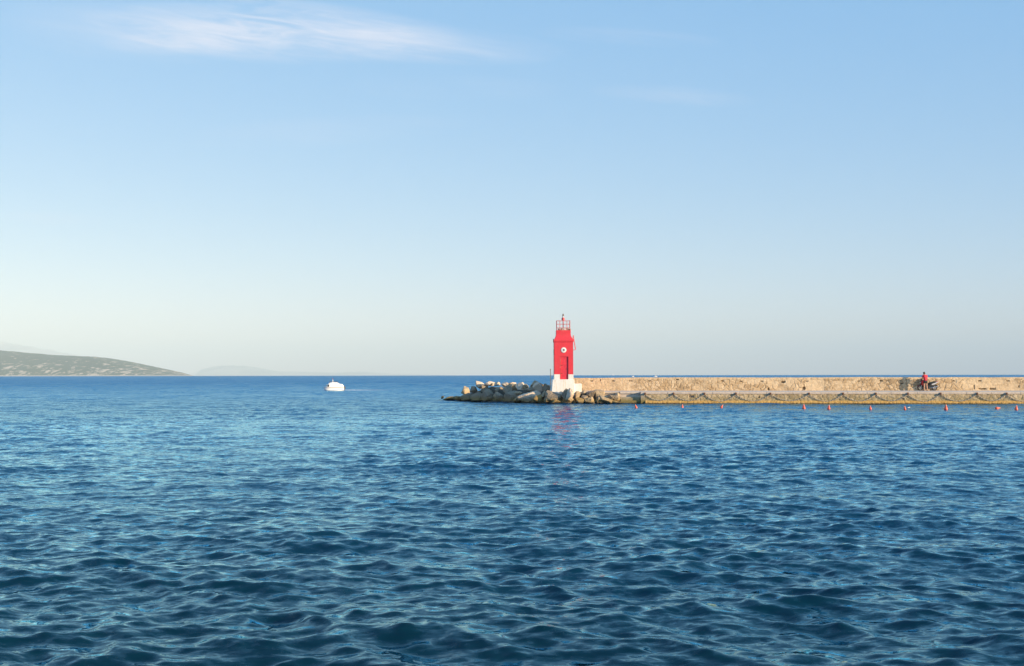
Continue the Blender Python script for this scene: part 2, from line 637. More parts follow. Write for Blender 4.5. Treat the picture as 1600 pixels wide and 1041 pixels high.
def hills(name, prof, d, depth, mat, base_y=587.6, rough=1.0, n=420, rows=60, seed=0):
    """a long hill whose crest, seen from the quay, runs through the given (px, py) points; it has real depth behind"""
    xs = np.array([a for a, _ in prof], float)
    ys = np.array([b for _, b in prof], float)
    px = np.linspace(xs[0], xs[-1], n)
    drop = d * d / (2 * 6371000.0)
    crest = np.array([pix(a, b, d).z for a, b in zip(px, np.interp(px, xs, ys))])
    k = np.ones(9) / 9
    crest = np.convolve(np.pad(crest, 4, mode='edge'), k, 'valid')
    X = np.array([pix(a, 588, d).x for a in px])
    T = np.linspace(-1, 1.6, rows)
    V = np.zeros((n, rows, 3))
    base = -drop - 4
    for i in range(n):
        for j, t in enumerate(T):
            u = max(0.0, 1 - abs(t) ** 1.5) if t < 0 else max(0.0, 1 - (t / 1.6) ** 2)
            y = d + t * depth
            x = X[i] * y / d
            h = crest[i]
            nz = mnoise.fractal(Vector((x / 420.0, y / 420.0, seed)), 1.0, 2.0, 5) * 0.13 * u * (1 - 0.8 * (abs(t) < 0.06))
            nz += mnoise.fractal(Vector((x / 45.0, y / 45.0, seed + 5)), 1.0, 2.0, 4) * 0.018 * rough
            e = max(h - base, 0) * (u ** 0.9 + nz * 0.8)
            V[i, j] = (x, y, base + e)
    o = np_mesh(name, V.reshape(-1, 3), grid_faces(n, rows), mat)
    return tag(o, kind='structure')


sea = sea_surface()
mat_hill = MAT_HILL()
s = NT('haze paled limestone hills')
n_ = s.noise(0.0012, 6, 0.6, s.scale(s.pos(), (1, 0.4, 2)))
s.set(s.mix(s.rng(n_, 0.4, 0.65), (0.16, 0.20, 0.21), (0.52, 0.50, 0.47)), 1.0)  # fading by distance haze put into the rock colour: paler and bluer
mat_far = s.mat
hills('hills', [(-2600, 588), (-1900, 520), (-900, 500), (-500, 520), (-200, 540), (-60, 547), (0, 549), (20, 550), (60, 553), (75, 555), (100, 555.5),
                (140, 557.5), (170, 559.5), (190, 563), (220, 568.5), (250, 575.5), (275, 580.5), (290, 583.4), (300, 586.2), (303, 589)],
      8000, 1300, mat_hill, n=900, seed=3)
hills('distant_hills', [(296, 590), (303, 586), (315, 577), (335, 573.2), (350, 571.5), (372, 571.8), (388, 572.5), (410, 576), (437, 581), (460, 580.8),
                        (485, 581.6), (500, 581.6), (527, 582.6), (545, 581.5), (565, 581), (590, 582.4), (610, 584.4),
                        (660, 585.4), (700, 586.1), (730, 588)],
      34000, 4000, mat_far, rough=0.3, seed=11)
hills('mountain', [(-2800, 588), (-1800, 500), (-700, 470), (-300, 505), (-80, 527), (0, 535), (30, 540), (60, 544), (85, 549), (110, 554), (150, 562), (200, 574), (240, 585)],
      30000, 4000, mat_far, rough=0.3, seed=17)

# ------------------------------------------------------------------ haze: a box of even, thin air round everything
hz = Geo()
hz.box((0, 18000, 485), (76000, 52000, 1490))
s = NT('haze air')
s.t.nodes.remove(s.b)
vol = s.n('ShaderNodeVolumePrincipled')
vol.inputs['Density'].default_value = HAZE
vol.inputs['Color'].default_value = (0.70, 0.88, 1.0, 1)
vol.inputs['Anisotropy'].default_value = -0.18
s.l(vol.outputs[0], s.t.nodes['Material Output'].inputs['Volume'])
haze = hz.build('haze', s.mat, smooth=0)
tag(haze, kind='stuff')

# ------------------------------------------------------------------ masonry
def cells(S, Z, cw, ch, seed, jit=0.75):
    """irregular stones: distance to the joint and a random number per stone"""
    rg = np.random.default_rng(seed)
    n = 512
    jx, jz, rnd = rg.uniform(-jit / 2, jit / 2, (3, n, n)) + 0.5
    rnd = rg.random((n, n))
    a, b = S / cw, Z / ch
    a = a + 0.5 * (np.floor(b) % 2)
    ia, ib = np.floor(a).astype(int), np.floor(b).astype(int)
    f1 = np.full(S.shape, 9.0)
    f2 = np.full(S.shape, 9.0)
    rid = np.zeros(S.shape)
    for di in (-1, 0, 1):
        for dj in (-1, 0, 1):
            ii, jj = (ia + di) % n, (ib + dj) % n
            d = np.hypot(((ia + di) + jx[ii, jj] - a) * cw / ch, (ib + dj) + jz[ii, jj] - b)
            near = d < f1
            f2 = np.where(near, f1, np.minimum(f2, d))
            rid = np.where(near, rnd[ii, jj], rid)
            f1 = np.where(near, d, f1)
    return f2 - f1, rid


def value_noise(S, Z, sc, seed, octv=4):
    rg = np.random.default_rng(seed)
    out, amp, tot = 0, 1.0, 0
    for o in range(octv):
        T = rg.random((256, 256))
        x, y = S / sc * 2 ** o, Z / sc * 2 ** o
        i, j = np.floor(x).astype(int), np.floor(y).astype(int)
        a, b = x - i, y - j
        a, b = a * a * (3 - 2 * a), b * b * (3 - 2 * b)
        g = lambda p, q: T[p % 256, q % 256]
        out = out + amp * (g(i, j) * (1 - a) * (1 - b) + g(i + 1, j) * a * (1 - b) + g(i, j + 1) * (1 - a) * b + g(i + 1, j + 1) * a * b)
        tot += amp
        amp *= 0.55
    return out / tot


PA, PB = Vector((12.3, 91.3, 0)), Vector((45.6, 88.6, 0))
PU = (PB - PA).normalized()
PN = Vector((PU.y, -PU.x, 0))          # towards the camera


def pw(s, off, z):
    p = PA + PU * s - PN * off
    return Vector((p.x, p.y, z))


def s_at(px, off=0.0):
    """distance along the pier of the photograph's column px"""
    lo, hi = -20.0, 80.0
    for _ in range(50):
        m = (lo + hi) / 2
        p = pw(m, off, 1.0)
        if 800 + 1556 * p.x / p.y < px:
            lo = m
        else:
            hi = m
    return lo


def pbox(g, s0, s1, o0, o1, z0, z1, mi=0):
    """box in the pier's own directions"""
    vs = [pw(s, o, z) for z in (z0, z1) for s, o in ((s0, o0), (s1, o0), (s1, o1), (s0, o1))]
    g.add(vs, [(3, 2, 1, 0), (4, 5, 6, 7), (0, 1, 5, 4), (1, 2, 6, 5), (2, 3, 7, 6), (3, 0, 4, 7)], mi)


def MAT_STONE(name, dark, mid, pale, mortar, tide=False):
    s = NT(name)
    p = s.pos()
    rnd, joint, plaster = s.attr('stone'), s.attr('joint'), s.attr('plaster')
    r = s.n('ShaderNodeValToRGB')
    e = r.color_ramp.elements
    e[0].color, e[1].color = (*dark, 1), (*pale, 1)
    e[0].position, e[1].position = 0.0, 1.0
    m_ = e.new(0.45)
    m_.color = (*mid, 1)
    s.l(rnd, r.inputs[0])
    n1 = s.noise(7.0, 6, 0.65, p)
    n2 = s.noise(0.55, 4, 0.6, p)
    c = s.mix(s.rng(n1, 0.32, 0.72, 0, 1), s.mix(0.35, r.outputs[0], dark), r.outputs[0])
    c = s.mix(joint, c, mortar)
    c = s.mix(s.math('MULTIPLY', plaster, s.rng(n1, 0.2, 0.6, 0.75, 1.0)), c, s.mix(n1, mid, pale))
    c = s.mix(s.rng(n2, 0.50, 0.78, 0, 0.45), c, (0.17, 0.135, 0.09))
    # dark lichen spots and pale lime bloom
    sp = s.noise(22.0, 3, 0.6, p)
    c = s.mix(s.rng(sp, 0.56, 0.70, 0, 0.6), c, (0.07, 0.06, 0.05))
    sq_ = s.noise(3.2, 5, 0.7, p)
    c = s.mix(s.rng(sq_, 0.54, 0.66, 0, 0.5), c, dark)
    c = s.mix(s.rng(sq_, 0.46, 0.36, 0, 0.5), c, pale)
    rough = 0.92
    if tide:
        z = s.sepz(p)
        w = s.math('ADD', z, s.math('MULTIPLY', s.math('SUBTRACT', s.noise(1.1, 5, 0.65, s.scale(p, (1, 1, 2))), 0.5), 0.45))
        olive = s.math('SUBTRACT', 1.0, s.rng(w, 0.35, 0.85))
        c = s.mix(s.math('MULTIPLY', olive, 0.5), c, s.mix(n1, (0.16, 0.15, 0.055), (0.30, 0.25, 0.11)))
        w2 = s.math('ADD', z, s.math('MULTIPLY', s.math('SUBTRACT', n1, 0.5), 0.10))
        band = s.math('SUBTRACT', 1.0, s.rng(w2, 0.25, 0.34))
        c = s.mix(s.math('MULTIPLY', band, 0.9), c, s.mix(s.rng(n1, 0.35, 0.65), (0.42, 0.23, 0.05), (0.64, 0.41, 0.13)))
        wet = s.math('SUBTRACT', 1.0, s.rng(w2, 0.03, 0.10))
        c = s.mix(wet, c, (0.035, 0.026, 0.015))
        s.b.inputs['Roughness'].default_value = rough
        s.set(c, s.rng(w2, 0.05, 0.14, 0.35, rough))
    else:
        s.set(c, rough)
    s.bump(n1, 0.55, 0.03)
    return s.mat


mat_quay = MAT_STONE('quay masonry', (0.30, 0.22, 0.12), (0.56, 0.43, 0.26), (0.80, 0.65, 0.45), (0.25, 0.18, 0.11), tide=True)
mat_wall = MAT_STONE('rubble wall', (0.36, 0.24, 0.13), (0.64, 0.47, 0.28), (0.84, 0.67, 0.46), (0.22, 0.145, 0.08))


def MAT_CONC(name, a, b, tide=False):
    s = NT(name)
    p = s.pos()
    n1 = s.noise(5.0, 6, 0.65, p)
    n2 = s.noise(0.8, 4, 0.6, p)
    c = s.mix(s.rng(n1, 0.3, 0.7), a, b)
    c = s.mix(s.rng(n2, 0.5, 0.75, 0, 0.5), c, tuple(x * 0.55 for x in a))
    if tide:
        w = s.math('ADD', s.sepz(p), s.math('MULTIPLY', s.math('SUBTRACT', n1, 0.5), 0.25))
        c = s.mix(s.math('SUBTRACT', 1.0, s.rng(w, 0.25, 0.65)), c, s.mix(n1, (0.13, 0.12, 0.04), (0.32, 0.23, 0.08)))
        c = s.mix(s.math('SUBTRACT', 1.0, s.rng(w, 0.06, 0.14)), c, (0.04, 0.03, 0.015))
    s.set(c, 0.9)
    s.bump(n1, 0.4, 0.02)
    return s.mat


mat_coping = MAT_CONC('weathered coping concrete', (0.54, 0.44, 0.35), (0.74, 0.63, 0.52))
mat_deck = MAT_CONC('walkway concrete', (0.52, 0.43, 0.35), (0.64, 0.54, 0.45))
mat_land = MAT_CONC('landing concrete', (0.36, 0.30, 0.21), (0.50, 0.42, 0.30), tide=True)

END = 78.0
Z_COP = 1.085
W_OFF = 4.7
Z_WALL = 2.37

pier = thing('pier', 'long low stone pier with pale coping and orange weed band at the waterline', 'pier', pw(0, 0, 0))


def under(o, root):
    o.parent = root
    o.matrix_parent_inverse = root.matrix_basis.inverted()
    return o


# masonry face of the quay
sg = np.arange(-0.1, END, 0.05)
zg = np.arange(-1.2, 0.921, 0.04)
S, Z = np.meshgrid(sg, zg, indexing='ij')
Zw = Z + 0.06 * (value_noise(S, Z, 1.3, 3) - 0.5)
gap, rid = cells(S + 0.2 * (value_noise(S, Z, 0.8, 8) - 0.5), Zw, 0.46, 0.27, 5)
vn_ = value_noise(S, Z, 0.35, 11)
joint = np.clip(1 - gap / 0.16, 0, 1)
plas = np.clip((value_noise(S, Z * 1.5, 2.2, 19) - 0.55) * 5, 0, 1)
h = 0.035 * np.clip(gap / 0.25, 0, 1) * (1 - 0.7 * plas) + 0.03 * (vn_ - 0.5)
h += 0.10 * np.clip((0.30 - Z) / 0.12, 0, 1)                    # a worn footing carries the weed
for cx, cz, hw, hh in ((s_at(1080), 0.66, 0.20, 0.085), (s_at(1185), 0.60, 0.07, 0.05), (s_at(1410), 0.45, 0.06, 0.04)):
    h -= 0.40 * ((np.abs(S - cx) < hw) & (np.abs(Z - cz) < hh))
P = np.zeros(S.shape + (3,))
P[..., 0] = PA.x + PU.x * S + PN.x * h
P[..., 1] = PA.y + PU.y * S + PN.y * h
P[..., 2] = Z
o = np_mesh('quay_wall', P.reshape(-1, 3), grid_faces(len(sg), len(zg)), mat_quay)
for k, v in (('stone', np.clip(0.6 * rid + 0.4 * value_noise(S, Z, 3.0, 2), 0, 1)), ('joint', joint), ('plaster', plas * 0.8)):
    attr(o, k, v)
under(o, pier)

# deck body, coping slabs, landing at the seaward end
g = Geo()
rings = []
for s_, o0 in ((-9.4, 1.05), (-2.4, 1.05), (-2.4, 0.45), (-0.53, 0.45), (-0.53, 0.2), (END, 0.2)):
    rings.append([pw(s_, o0, -1.5), pw(s_, o0, Z_COP - 0.02), pw(s_, W_OFF, Z_COP + 0.05), pw(s_, W_OFF + 0.9, Z_COP + 0.05), pw(s_, W_OFF + 0.9, -1.5)])
g.loft(rings[:2])
g.loft(rings[2:4])
g.loft(rings[4:])
under(g.build('deck', mat_deck, smooth=0), pier)
g = Geo()
rg = random.Random(6)
q = -0.53
while q < END - 2:
    w = rg.uniform(1.6, 2.7)
    pbox(g, q, q + w - 0.018, -0.07 + rg.uniform(-0.012, 0.012), 0.42, 0.905, Z_COP + rg.uniform(-0.008, 0.008))
    q += w
for a, b, o_ in ((-4.4, -2.42, 0.93), (-2.40, -0.56, 0.34)):
    pbox(g, a, b, o_, o_ + 0.5, 0.92, Z_COP)
under(g.build('coping', mat_coping, smooth=0, bevel=0.02), pier)
for nm, args in (('landing_step', (-2.35, -0.53, 0.26, 0.46, -1.2, 0.62)), ('landing_step', (-2.38, -0.53, 0.13, 0.255, -1.2, 0.29)),
                 ('pillar', (-0.53, -0.11, -0.03, 0.9, -1.2, 0.90))):
    g = Geo()
    pbox(g, *args)
    under(g.build(nm, mat_land, smooth=0, bevel=0.03), pier)

# parapet wall along the back of the walkway
wall = thing('stone_wall', 'long beige rubble stone wall along the back of the pier walkway', 'wall', pw(0, W_OFF, 1.1))
sg = np.arange(-6.9, END, 0.04)
zg = np.concatenate([np.arange(0.95, Z_WALL, 0.034), [Z_WALL]])
S, Z = np.meshgrid(sg, zg, indexing='ij')
wob = value_noise(S, Z, 0.9, 31) - 0.5
gap, rid = cells(S + 0.25 * wob, Z + 0.10 * (value_noise(S, Z, 1.6, 33) - 0.5), 0.40, 0.26, 15)
gap2, rid2 = cells(S, Z - 0.1, 0.62, 0.42, 16, 0.9)
sel = value_noise(S, Z * 0.3, 5.0, 41, 2) > 0.52
gap, rid = np.where(sel, gap, gap2), np.where(sel, rid, rid2)
joint = np.clip(1 - gap / 0.15, 0, 1)
plas = np.clip((value_noise(S, Z * 2, 2.6, 43) - 0.47) * 6, 0, 1) * 0.8
plas = np.maximum(plas, 0.6 * np.clip((s_at(1000, W_OFF) - S) / 0.8, 0, 1))
plas = np.maximum(plas, 0.9 * ((S > s_at(1258, W_OFF)) & (S < s_at(1288, W_OFF)) & (Z < 2.2)))
plas = np.maximum(plas, 0.7 * (Z > 2.27))
h = 0.034 * np.clip(gap / 0.22, 0, 1) * (1 - 0.75 * plas) + 0.022 * (value_noise(S, Z, 0.3, 45) - 0.5)
rg = np.random.default_rng(3)
slots = [(924, 595.4, .16, .03), (937.5, 594.6, .04, .11), (957.8, 595.4, .16, .025), (984.7, 595.5, .18, .035), (1014, 595.6, .15, .03), (1058, 593.3, .14, .025),
         (1128, 595.4, .16, .03), (1157, 595.9, .15, .035), (1190, 595.8, .17, .03), (1223.5, 597, .24, .09), (1260, 595.6, .17, .03),
         (1341, 595.6, .14, .03), (1376, 595.3, .20, .04), (1408.5, 599.3, .16, .035), (1489, 595.4, .19, .04), (1530, 595.3, .20, .04), (1574, 595.4, .19, .04),
         (1256, 607, .12, .12), (1200, 608, .10, .08), (1521, 605, .05, .2), (1534, 607.8, .5, .06), (1550, 607.8, .35, .07), (1591, 604, .06, .1)]
hole = np.zeros(S.shape, bool)
for px, py, hw, hh in slots:
    cs = s_at(px, W_OFF)
    d = pw(cs, W_OFF, 2).y
    cz = pix(px, py, d).z
    rag = 1 + 0.5 * (value_noise(S, Z, 0.12, int(px)) - 0.5)
    hole |= (np.abs(S - cs) < 0.75 * hw * rag) & (np.abs(Z - cz) < np.maximum(hh, 0.034) * rag)
h = np.where(hole, h - 0.30, h)
top = Z_WALL + 0.05 * (value_noise(S, S * 0, 1.2, 51) - 0.5) + 0.06 * (value_noise(S, S * 0, 6.0, 52, 2) - 0.5)
Zt = np.where(Z > 2.2, Z + (top - Z_WALL) * (Z - 2.2) / 0.17, Z)
P = np.zeros(S.shape + (3,))
b = PA - PN * W_OFF
P[..., 0] = b.x + PU.x * S + PN.x * h
P[..., 1] = b.y + PU.y * S + PN.y * h
P[..., 2] = Zt
ncol = len(zg)
extra = []
for off, dz in ((0.35, 0.012), (0.72, -0.01), (0.74, -2.6)):
    e = P[:, -1, :].copy()
    hh_ = h[:, -1]
    e[:, 0] = b.x + PU.x * sg - PN.x * off
    e[:, 1] = b.y + PU.y * sg - PN.y * off
    e[:, 2] += dz
    extra.append(e[:, None, :])
P = np.concatenate([P] + extra, 1)
pad = lambda a_: np.concatenate([a_, np.repeat(a_[:, -1:], 3, 1)], 1)
o = np_mesh('masonry', P.reshape(-1, 3), grid_faces(len(sg), ncol + 3), mat_wall)
for k, v in (('stone', np.clip(0.65 * rid + 0.35 * value_noise(S, Z, 2.5, 7), 0, 1)), ('joint', joint), ('plaster', plas)):
    attr(o, k, pad(v))
under(o, wall)

# ------------------------------------------------------------------ chains slung along the quay
peaks = [1007.5, 1052, 1100, 1149, 1203, 1263, 1316, 1367, 1417, 1468, 1525, 1571, 1624]
rod = Geo()
ring = []
for i in range(12):                     # one link: an oval of round bar
    a = 2 * math.pi * i / 12
    ring.append(Vector((0.07 * math.cos(a) + 0.02 * (1 if math.cos(a) > 0.01 else -1 if math.cos(a) < -0.01 else 0), 0.045 * math.sin(a), 0)))


def link(gm, c, t, turn):
    t = t.normalized()
    side = t.cross(PN).normalized()
    w = PN if turn else side
    n_ = t.cross(w)
    pts = [c + t * p.x + w * p.y for p in ring]
    rings = []
    for i, p in enumerate(pts):
        d = (p - c).normalized()
        rings.append([p + (d * math.cos(q) + n_ * math.sin(q)) * 0.0125 for q in (0, 1.2566, 2.513, 3.77, 5.026)])
    gm.loft(rings + [rings[0]], caps=False)


where = ['beside the stone landing', 'under the dark hole in the quay face', 'third from the landing', 'fourth from the landing',
         'fifth from the landing', 'sixth from the landing', 'seventh from the landing', 'just left of the parked scooter',
         'below the parked scooter', 'just right of the parked scooter', 'second from the right edge', 'cut by the right edge of the photo']
for i in range(len(peaks) - 1):
    a, c = s_at(peaks[i]), s_at(peaks[i + 1])
    gm = Geo()
    z1, z0 = 0.885, 0.27 + 0.03 * math.sin(i * 2.1)
    if i == 0:
        z0 = 0.33
    ds, q, k, prev = 0.004, a, 0, None
    acc = 0.0
    f = lambda s_: z0 + (z1 - z0) * abs((s_ - (a + c) / 2) / ((c - a) / 2)) ** 2.0
    while q < c:
        p = pw(q, -0.09, f(q))
        if prev is not None:
            acc += (p - prev).length
        if prev is None or acc > 0.13:
            link(gm, p, pw(q + 0.01, -0.09, f(q + 0.01)) - p, k % 2)
            acc, k = 0.0, k + 1
        prev = p
        q += ds
    o = gm.build('chain', M['chain'])
    tag(o, 'pale chain slung on the quay, ' + where[i], 'chain', 'chains hung along the quay')
for i, px in enumerate(peaks):
    gm = Geo()
    c = pw(s_at(px), 0, 0)
    gm.box((c.x + PN.x * 0.08, c.y + PN.y * 0.08, 0.93), (0.14, 0.10, 0.20), (0, 0, math.atan2(PU.y, PU.x)))
    gm.lathe([(0.075, 0.0), (0.075, 0.15)], 10, (c.x + PN.x * 0.13, c.y + PN.y * 0.13 - 0.07, 0.90), 'Y')
    under(gm.build('mooring_eye', M['rust']), pier)

# ------------------------------------------------------------------ lighthouse
def MAT_PAINTED(name, col, chip, chip_at, streak):
    s = NT(name)
    p = s.obj()
    n1 = s.noise(2.2, 6, 0.65, p)
    n2 = s.noise(1.0, 4, 0.6, s.scale(p, (7.0, 7.0, 0.6)))
    c = s.mix(s.rng(n1, 0.3, 0.7), tuple(x * 0.86 for x in col), col)
    c = s.mix(s.rng(n2, 0.55, 0.75, 0, 0.8), c, streak)
    ch = s.noise(3.4, 7, 0.7, s.scale(p, (1.0, 1.0, 0.8)))
    c = s.mix(s.rng(ch, chip_at, chip_at + 0.03), c, chip)
    s.set(c, 0.6)
    s.bump(s.noise(14, 5, 0.6, p), 0.25, 0.02)
    return s.mat


mat_red = MAT_PAINTED('red lighthouse paint', (0.78, 0.040, 0.062), (0.70, 0.50, 0.42), 0.675, (0.62, 0.085, 0.080))
mat_white = MAT_PAINTED('white lighthouse paint', (0.87, 0.85, 0.80), (0.50, 0.40, 0.28), 0.66, (0.62, 0.47, 0.24))
LH = thing('lighthouse', 'small square red lighthouse with white base on the end of the pier', 'lighthouse', (4.83, 93.75, 1.05))
k = 92.87 / 1556.0
lx = lambda px: (px - 880.7) * k
lz = lambda py: (612.7 - py) * k
HF = 0.88                                  # half the width of the tower, front face at y = -HF
z_ped, z_red, z_c0, z_c1, z_f, z_top = lz(592.8), lz(585), lz(534.8), lz(529.7), lz(522), lz(515.8)

g = Geo()                                  # splayed white pedestal with a low block on its right
g.loft([[(-1.17, -1.02, -0.6), (1.02, -1.02, -0.6), (1.05, 1.05, -0.6), (-1.30, 1.05, -0.6)],
        [(-1.15, -1.0, 0), (1.0, -1.0, 0), (1.0, 1.0, 0), (-1.27, 1.0, 0)],
        [(-1.05, -0.95, z_ped), (0.97, -0.95, z_ped), (0.97, 0.95, z_ped), (-1.05, 0.95, z_ped)]])
g.box((1.31, -0.1, 0.10), (0.70, 1.3, 1.36))
g.build('pedestal', mat_white, LH, smooth=0.4, bevel=0.03)


def shell(z0, z1, hf, dx0, dx1, dtop, mat, name):
    """four walls with the door recess left open in the front one"""
    g = Geo()
    f = -hf
    g.add([(-hf, f, z0), (dx0, f, z0), (dx0, f, z1), (-hf, f, z1)], [(0, 1, 2, 3)])
    g.add([(dx1, f, z0), (hf, f, z0), (hf, f, z1), (dx1, f, z1)], [(0, 1, 2, 3)])
    if dtop < z1:
        g.add([(dx0, f, dtop), (dx1, f, dtop), (dx1, f, z1), (dx0, f, z1)], [(0, 1, 2, 3)])
    t = min(dtop, z1)
    b = f + 0.10
    g.add([(dx0, f, z0), (dx0, b, z0), (dx0, b, t), (dx0, f, t)], [(0, 1, 2, 3)])
    g.add([(dx1, f, z0), (dx1, b, z0), (dx1, b, t), (dx1, f, t)], [(3, 2, 1, 0)])
    if dtop < z1:
        g.add([(dx0, f, t), (dx1, f, t), (dx1, b, t), (dx0, b, t)], [(0, 1, 2, 3)])
    g.add([(hf, f, z0), (hf, hf, z0), (hf, hf, z1), (hf, f, z1)], [(0, 1, 2, 3)])
    g.add([(hf, hf, z0), (-hf, hf, z0), (-hf, hf, z1), (hf, hf, z1)], [(0, 1, 2, 3)])
    g.add([(-hf, hf, z0), (-hf, f, z0), (-hf, f, z1), (-hf, hf, z1)], [(0, 1, 2, 3)])
    return g.build(name, mat, LH, smooth=0)


dx0, dx1, dtop = lx(874.6), lx(887.8), lz(557.3)
shell(z_ped, z_red, HF + 0.018, dx0, dx1, dtop, mat_white, 'white_band')
tower = shell(z_red, z_c0 + 0.05, HF, dx0, dx1, dtop, mat_red, 'tower')
g = Geo()
g.box((lx(881.5), -HF + 0.095, (z_ped + dtop) / 2), (dx1 - dx0 - 0.01, 0.04, dtop - z_ped - 0.01))
door = g.build('door', paint('red door', (0.70, 0.036, 0.060), 0.5, 0.15, 5), LH, smooth=0)
g = Geo()
for zc in (1.75, 2.5):
    g = Geo()
    g.box((dx0 + 0.16, -HF + 0.07, zc), (0.18, 0.02, 0.05))
    g.build('hinge', M['rust'], door, smooth=0)
g = Geo()
g.box((dx1 - 0.19, -HF + 0.065, 2.15), (0.03, 0.04, 0.10))
g.build('handle', M['rust'], door, smooth=0, bevel=0.008)
g = Geo()                                  # pale jamb down the left of the door
g.box((dx0 + 0.045, -HF + 0.04, (z_ped + dtop) / 2 - 0.03), (0.07, 0.09, dtop - z_ped - 0.1))
g.build('door_frame', MAT_PAINTED('worn jamb paint', (0.62, 0.06, 0.07), (0.66, 0.50, 0.40), 0.60, (0.6, 0.4, 0.3)), LH, smooth=0)

def sq(h, z):
    return [(-h, -h, z), (h, -h, z), (h, h, z), (-h, h, z)]


g = Geo()
g.loft([sq(HF + 0.005, z_c0 - 0.02), sq(0.925, z_c0 + 0.10), sq(0.925, z_c1 - 0.10), sq(0.87, z_c1 + 0.01)])
g.build('cornice', mat_red, LH, smooth=0.3, bevel=0.012)
g = Geo()
rows = []
for t in np.linspace(0, 1, 8):
    rows.append(sq(0.85 - 0.178 * (1 - (1 - t) ** 1.7), z_c1 + (z_f - z_c1) * t))
rows += [sq(0.672, z_top), sq(0.60, z_top)]
g.loft(rows)
g.build('neck', mat_red, LH, smooth=0.35)
# round eye: white ring round a dark opening
ez = lz(547)
g = Geo()
g.lathe([(0.085, -HF - 0.03), (0.095, -HF - 0.055), (0.25, -HF - 0.03), (0.255, -HF + 0.01), (0.085, -HF + 0.01), (0.085, -HF - 0.03)], 40, (0, 0, ez), 'Y', caps=False)
g.build('window_ring', M['white_gel'], LH)
g = Geo()
g.lathe([(0.086, -HF - 0.012), (0.086, -HF + 0.02)], 24, (0, 0, ez), 'Y')
g.build('round_window', M['glass_dark'], LH)
# gallery
g = Geo()
pr = 0.014
P4 = [lx(870.4), lx(875.4), lx(886.5), lx(891.1)]
H_, zr = 0.618, [lz(511.6), lz(506), lz(500.5)]
for x in P4:
    for y in (-H_, H_):
        g.tube([(x, y, z_top - 0.02), (x, y, zr[2])], pr, 8)
for y in P4[1:3]:
    for x in (-H_, H_):
        g.tube([(x, y, z_top - 0.02), (x, y, zr[2])], pr, 8)
for z in zr[1:] + [zr[0]]:
    g.tube([(-H_, -H_, z), (H_, -H_, z)], pr, 8)
    g.tube([(-H_, H_, z), (H_, H_, z)], pr, 8)
    g.tube([(-H_, -H_, z), (-H_, H_, z)], pr, 8)
    g.tube([(H_, -H_, z), (H_, H_, z)], pr, 8)
g.build('railing', M['red_pole'], LH)
mat_flake = MAT_PAINTED('flaking white paint', (0.72, 0.62, 0.52), (0.14, 0.06, 0.04), 0.50, (0.35, 0.16, 0.1))
for x, w, hh, y in ((-0.40, 0.26, 0.16, -0.52), (-0.10, 0.20, 0.20, -0.5), (0.20, 0.28, 0.17, -0.54), (0.50, 0.22, 0.21, -0.5), (0.64, 0.16, 0.15, -0.2), (-0.3, 0.3, 0.2, 0.4), (0.3, 0.4, 0.18, 0.45)):
    g = Geo()
    g.box((x, y, z_top + hh / 2), (w, 0.12, hh), (0.1, 0, 0.1 * x))
    g.build('battery_box', mat_flake, LH, smooth=0, bevel=0.01)
g = Geo()
g.tube([(0, 0, z_top - 0.05), (0, 0, lz(500.2))], 0.045, 12)
g.build('mast', M['red_pole'], LH)
g = Geo()
g.lathe([(0.05, lz(500.4)), (0.15, lz(499.8)), (0.145, lz(496.4)), (0.10, lz(495.4)), (0.07, lz(495.2))], 20)
lan = g.build('lantern', M['red_pole'], LH)
g = Geo()
g.lathe([(0.070, lz(495.3)), (0.082, lz(494.8)), (0.082, lz(493.6)), (0.07, lz(493.2))], 16)
g.build('lens', M['lamp_glass'], lan)
g = Geo()
g.lathe([(0.085, lz(493.2)), (0.09, lz(492.6)), (0.055, lz(491.9)), (0.06, lz(491.2)), (0.055, lz(490.0)), (0.02, lz(489.2))], 16)
g.build('lantern_cap', M['rust'], lan)
# ladder hoop on the right, bracket and plate on the left
for y in (-0.35, 0.10):
    g = Geo()
    g.tube([(0.87, y, lz(529)), (lx(896.4), y, lz(523.6)), (lx(899.9), y, lz(545.4)), (lx(899.6), y, lz(546.2)), (0.87, y, lz(546.9))], 0.024, 8)
    g.build('hand_rail', M['red_pole'], LH)
g = Geo()
g.tube([(-0.88, -0.5, lz(535)), (lx(865.6), -0.5, lz(532.5)), (lx(864.4), -0.5, lz(529.2))], 0.03, 8)
g.build('bracket', M['rust'], LH)
g = Geo()
g.box((-0.895, -0.35, lz(550)), (0.05, 0.4, 0.52))
g.build('vent', M['rust'], LH, smooth=0)

g = Geo()
p = pix(860.3, 606, 96.0)
g.tube([(p.x, p.y, 0.9), (p.x, p.y, pix(860, 577, 96).z)], [0.04, 0.03], 8)
g.lathe([(0.05, 0.0), (0.05, 0.1), (0.02, 0.13)], 8, (p.x, p.y, pix(860, 577, 96).z - 0.1))
tag(g.build('metal_pole', M['grey_pole']), 'thin grey pole standing behind the left side of the white lighthouse base', 'pole')

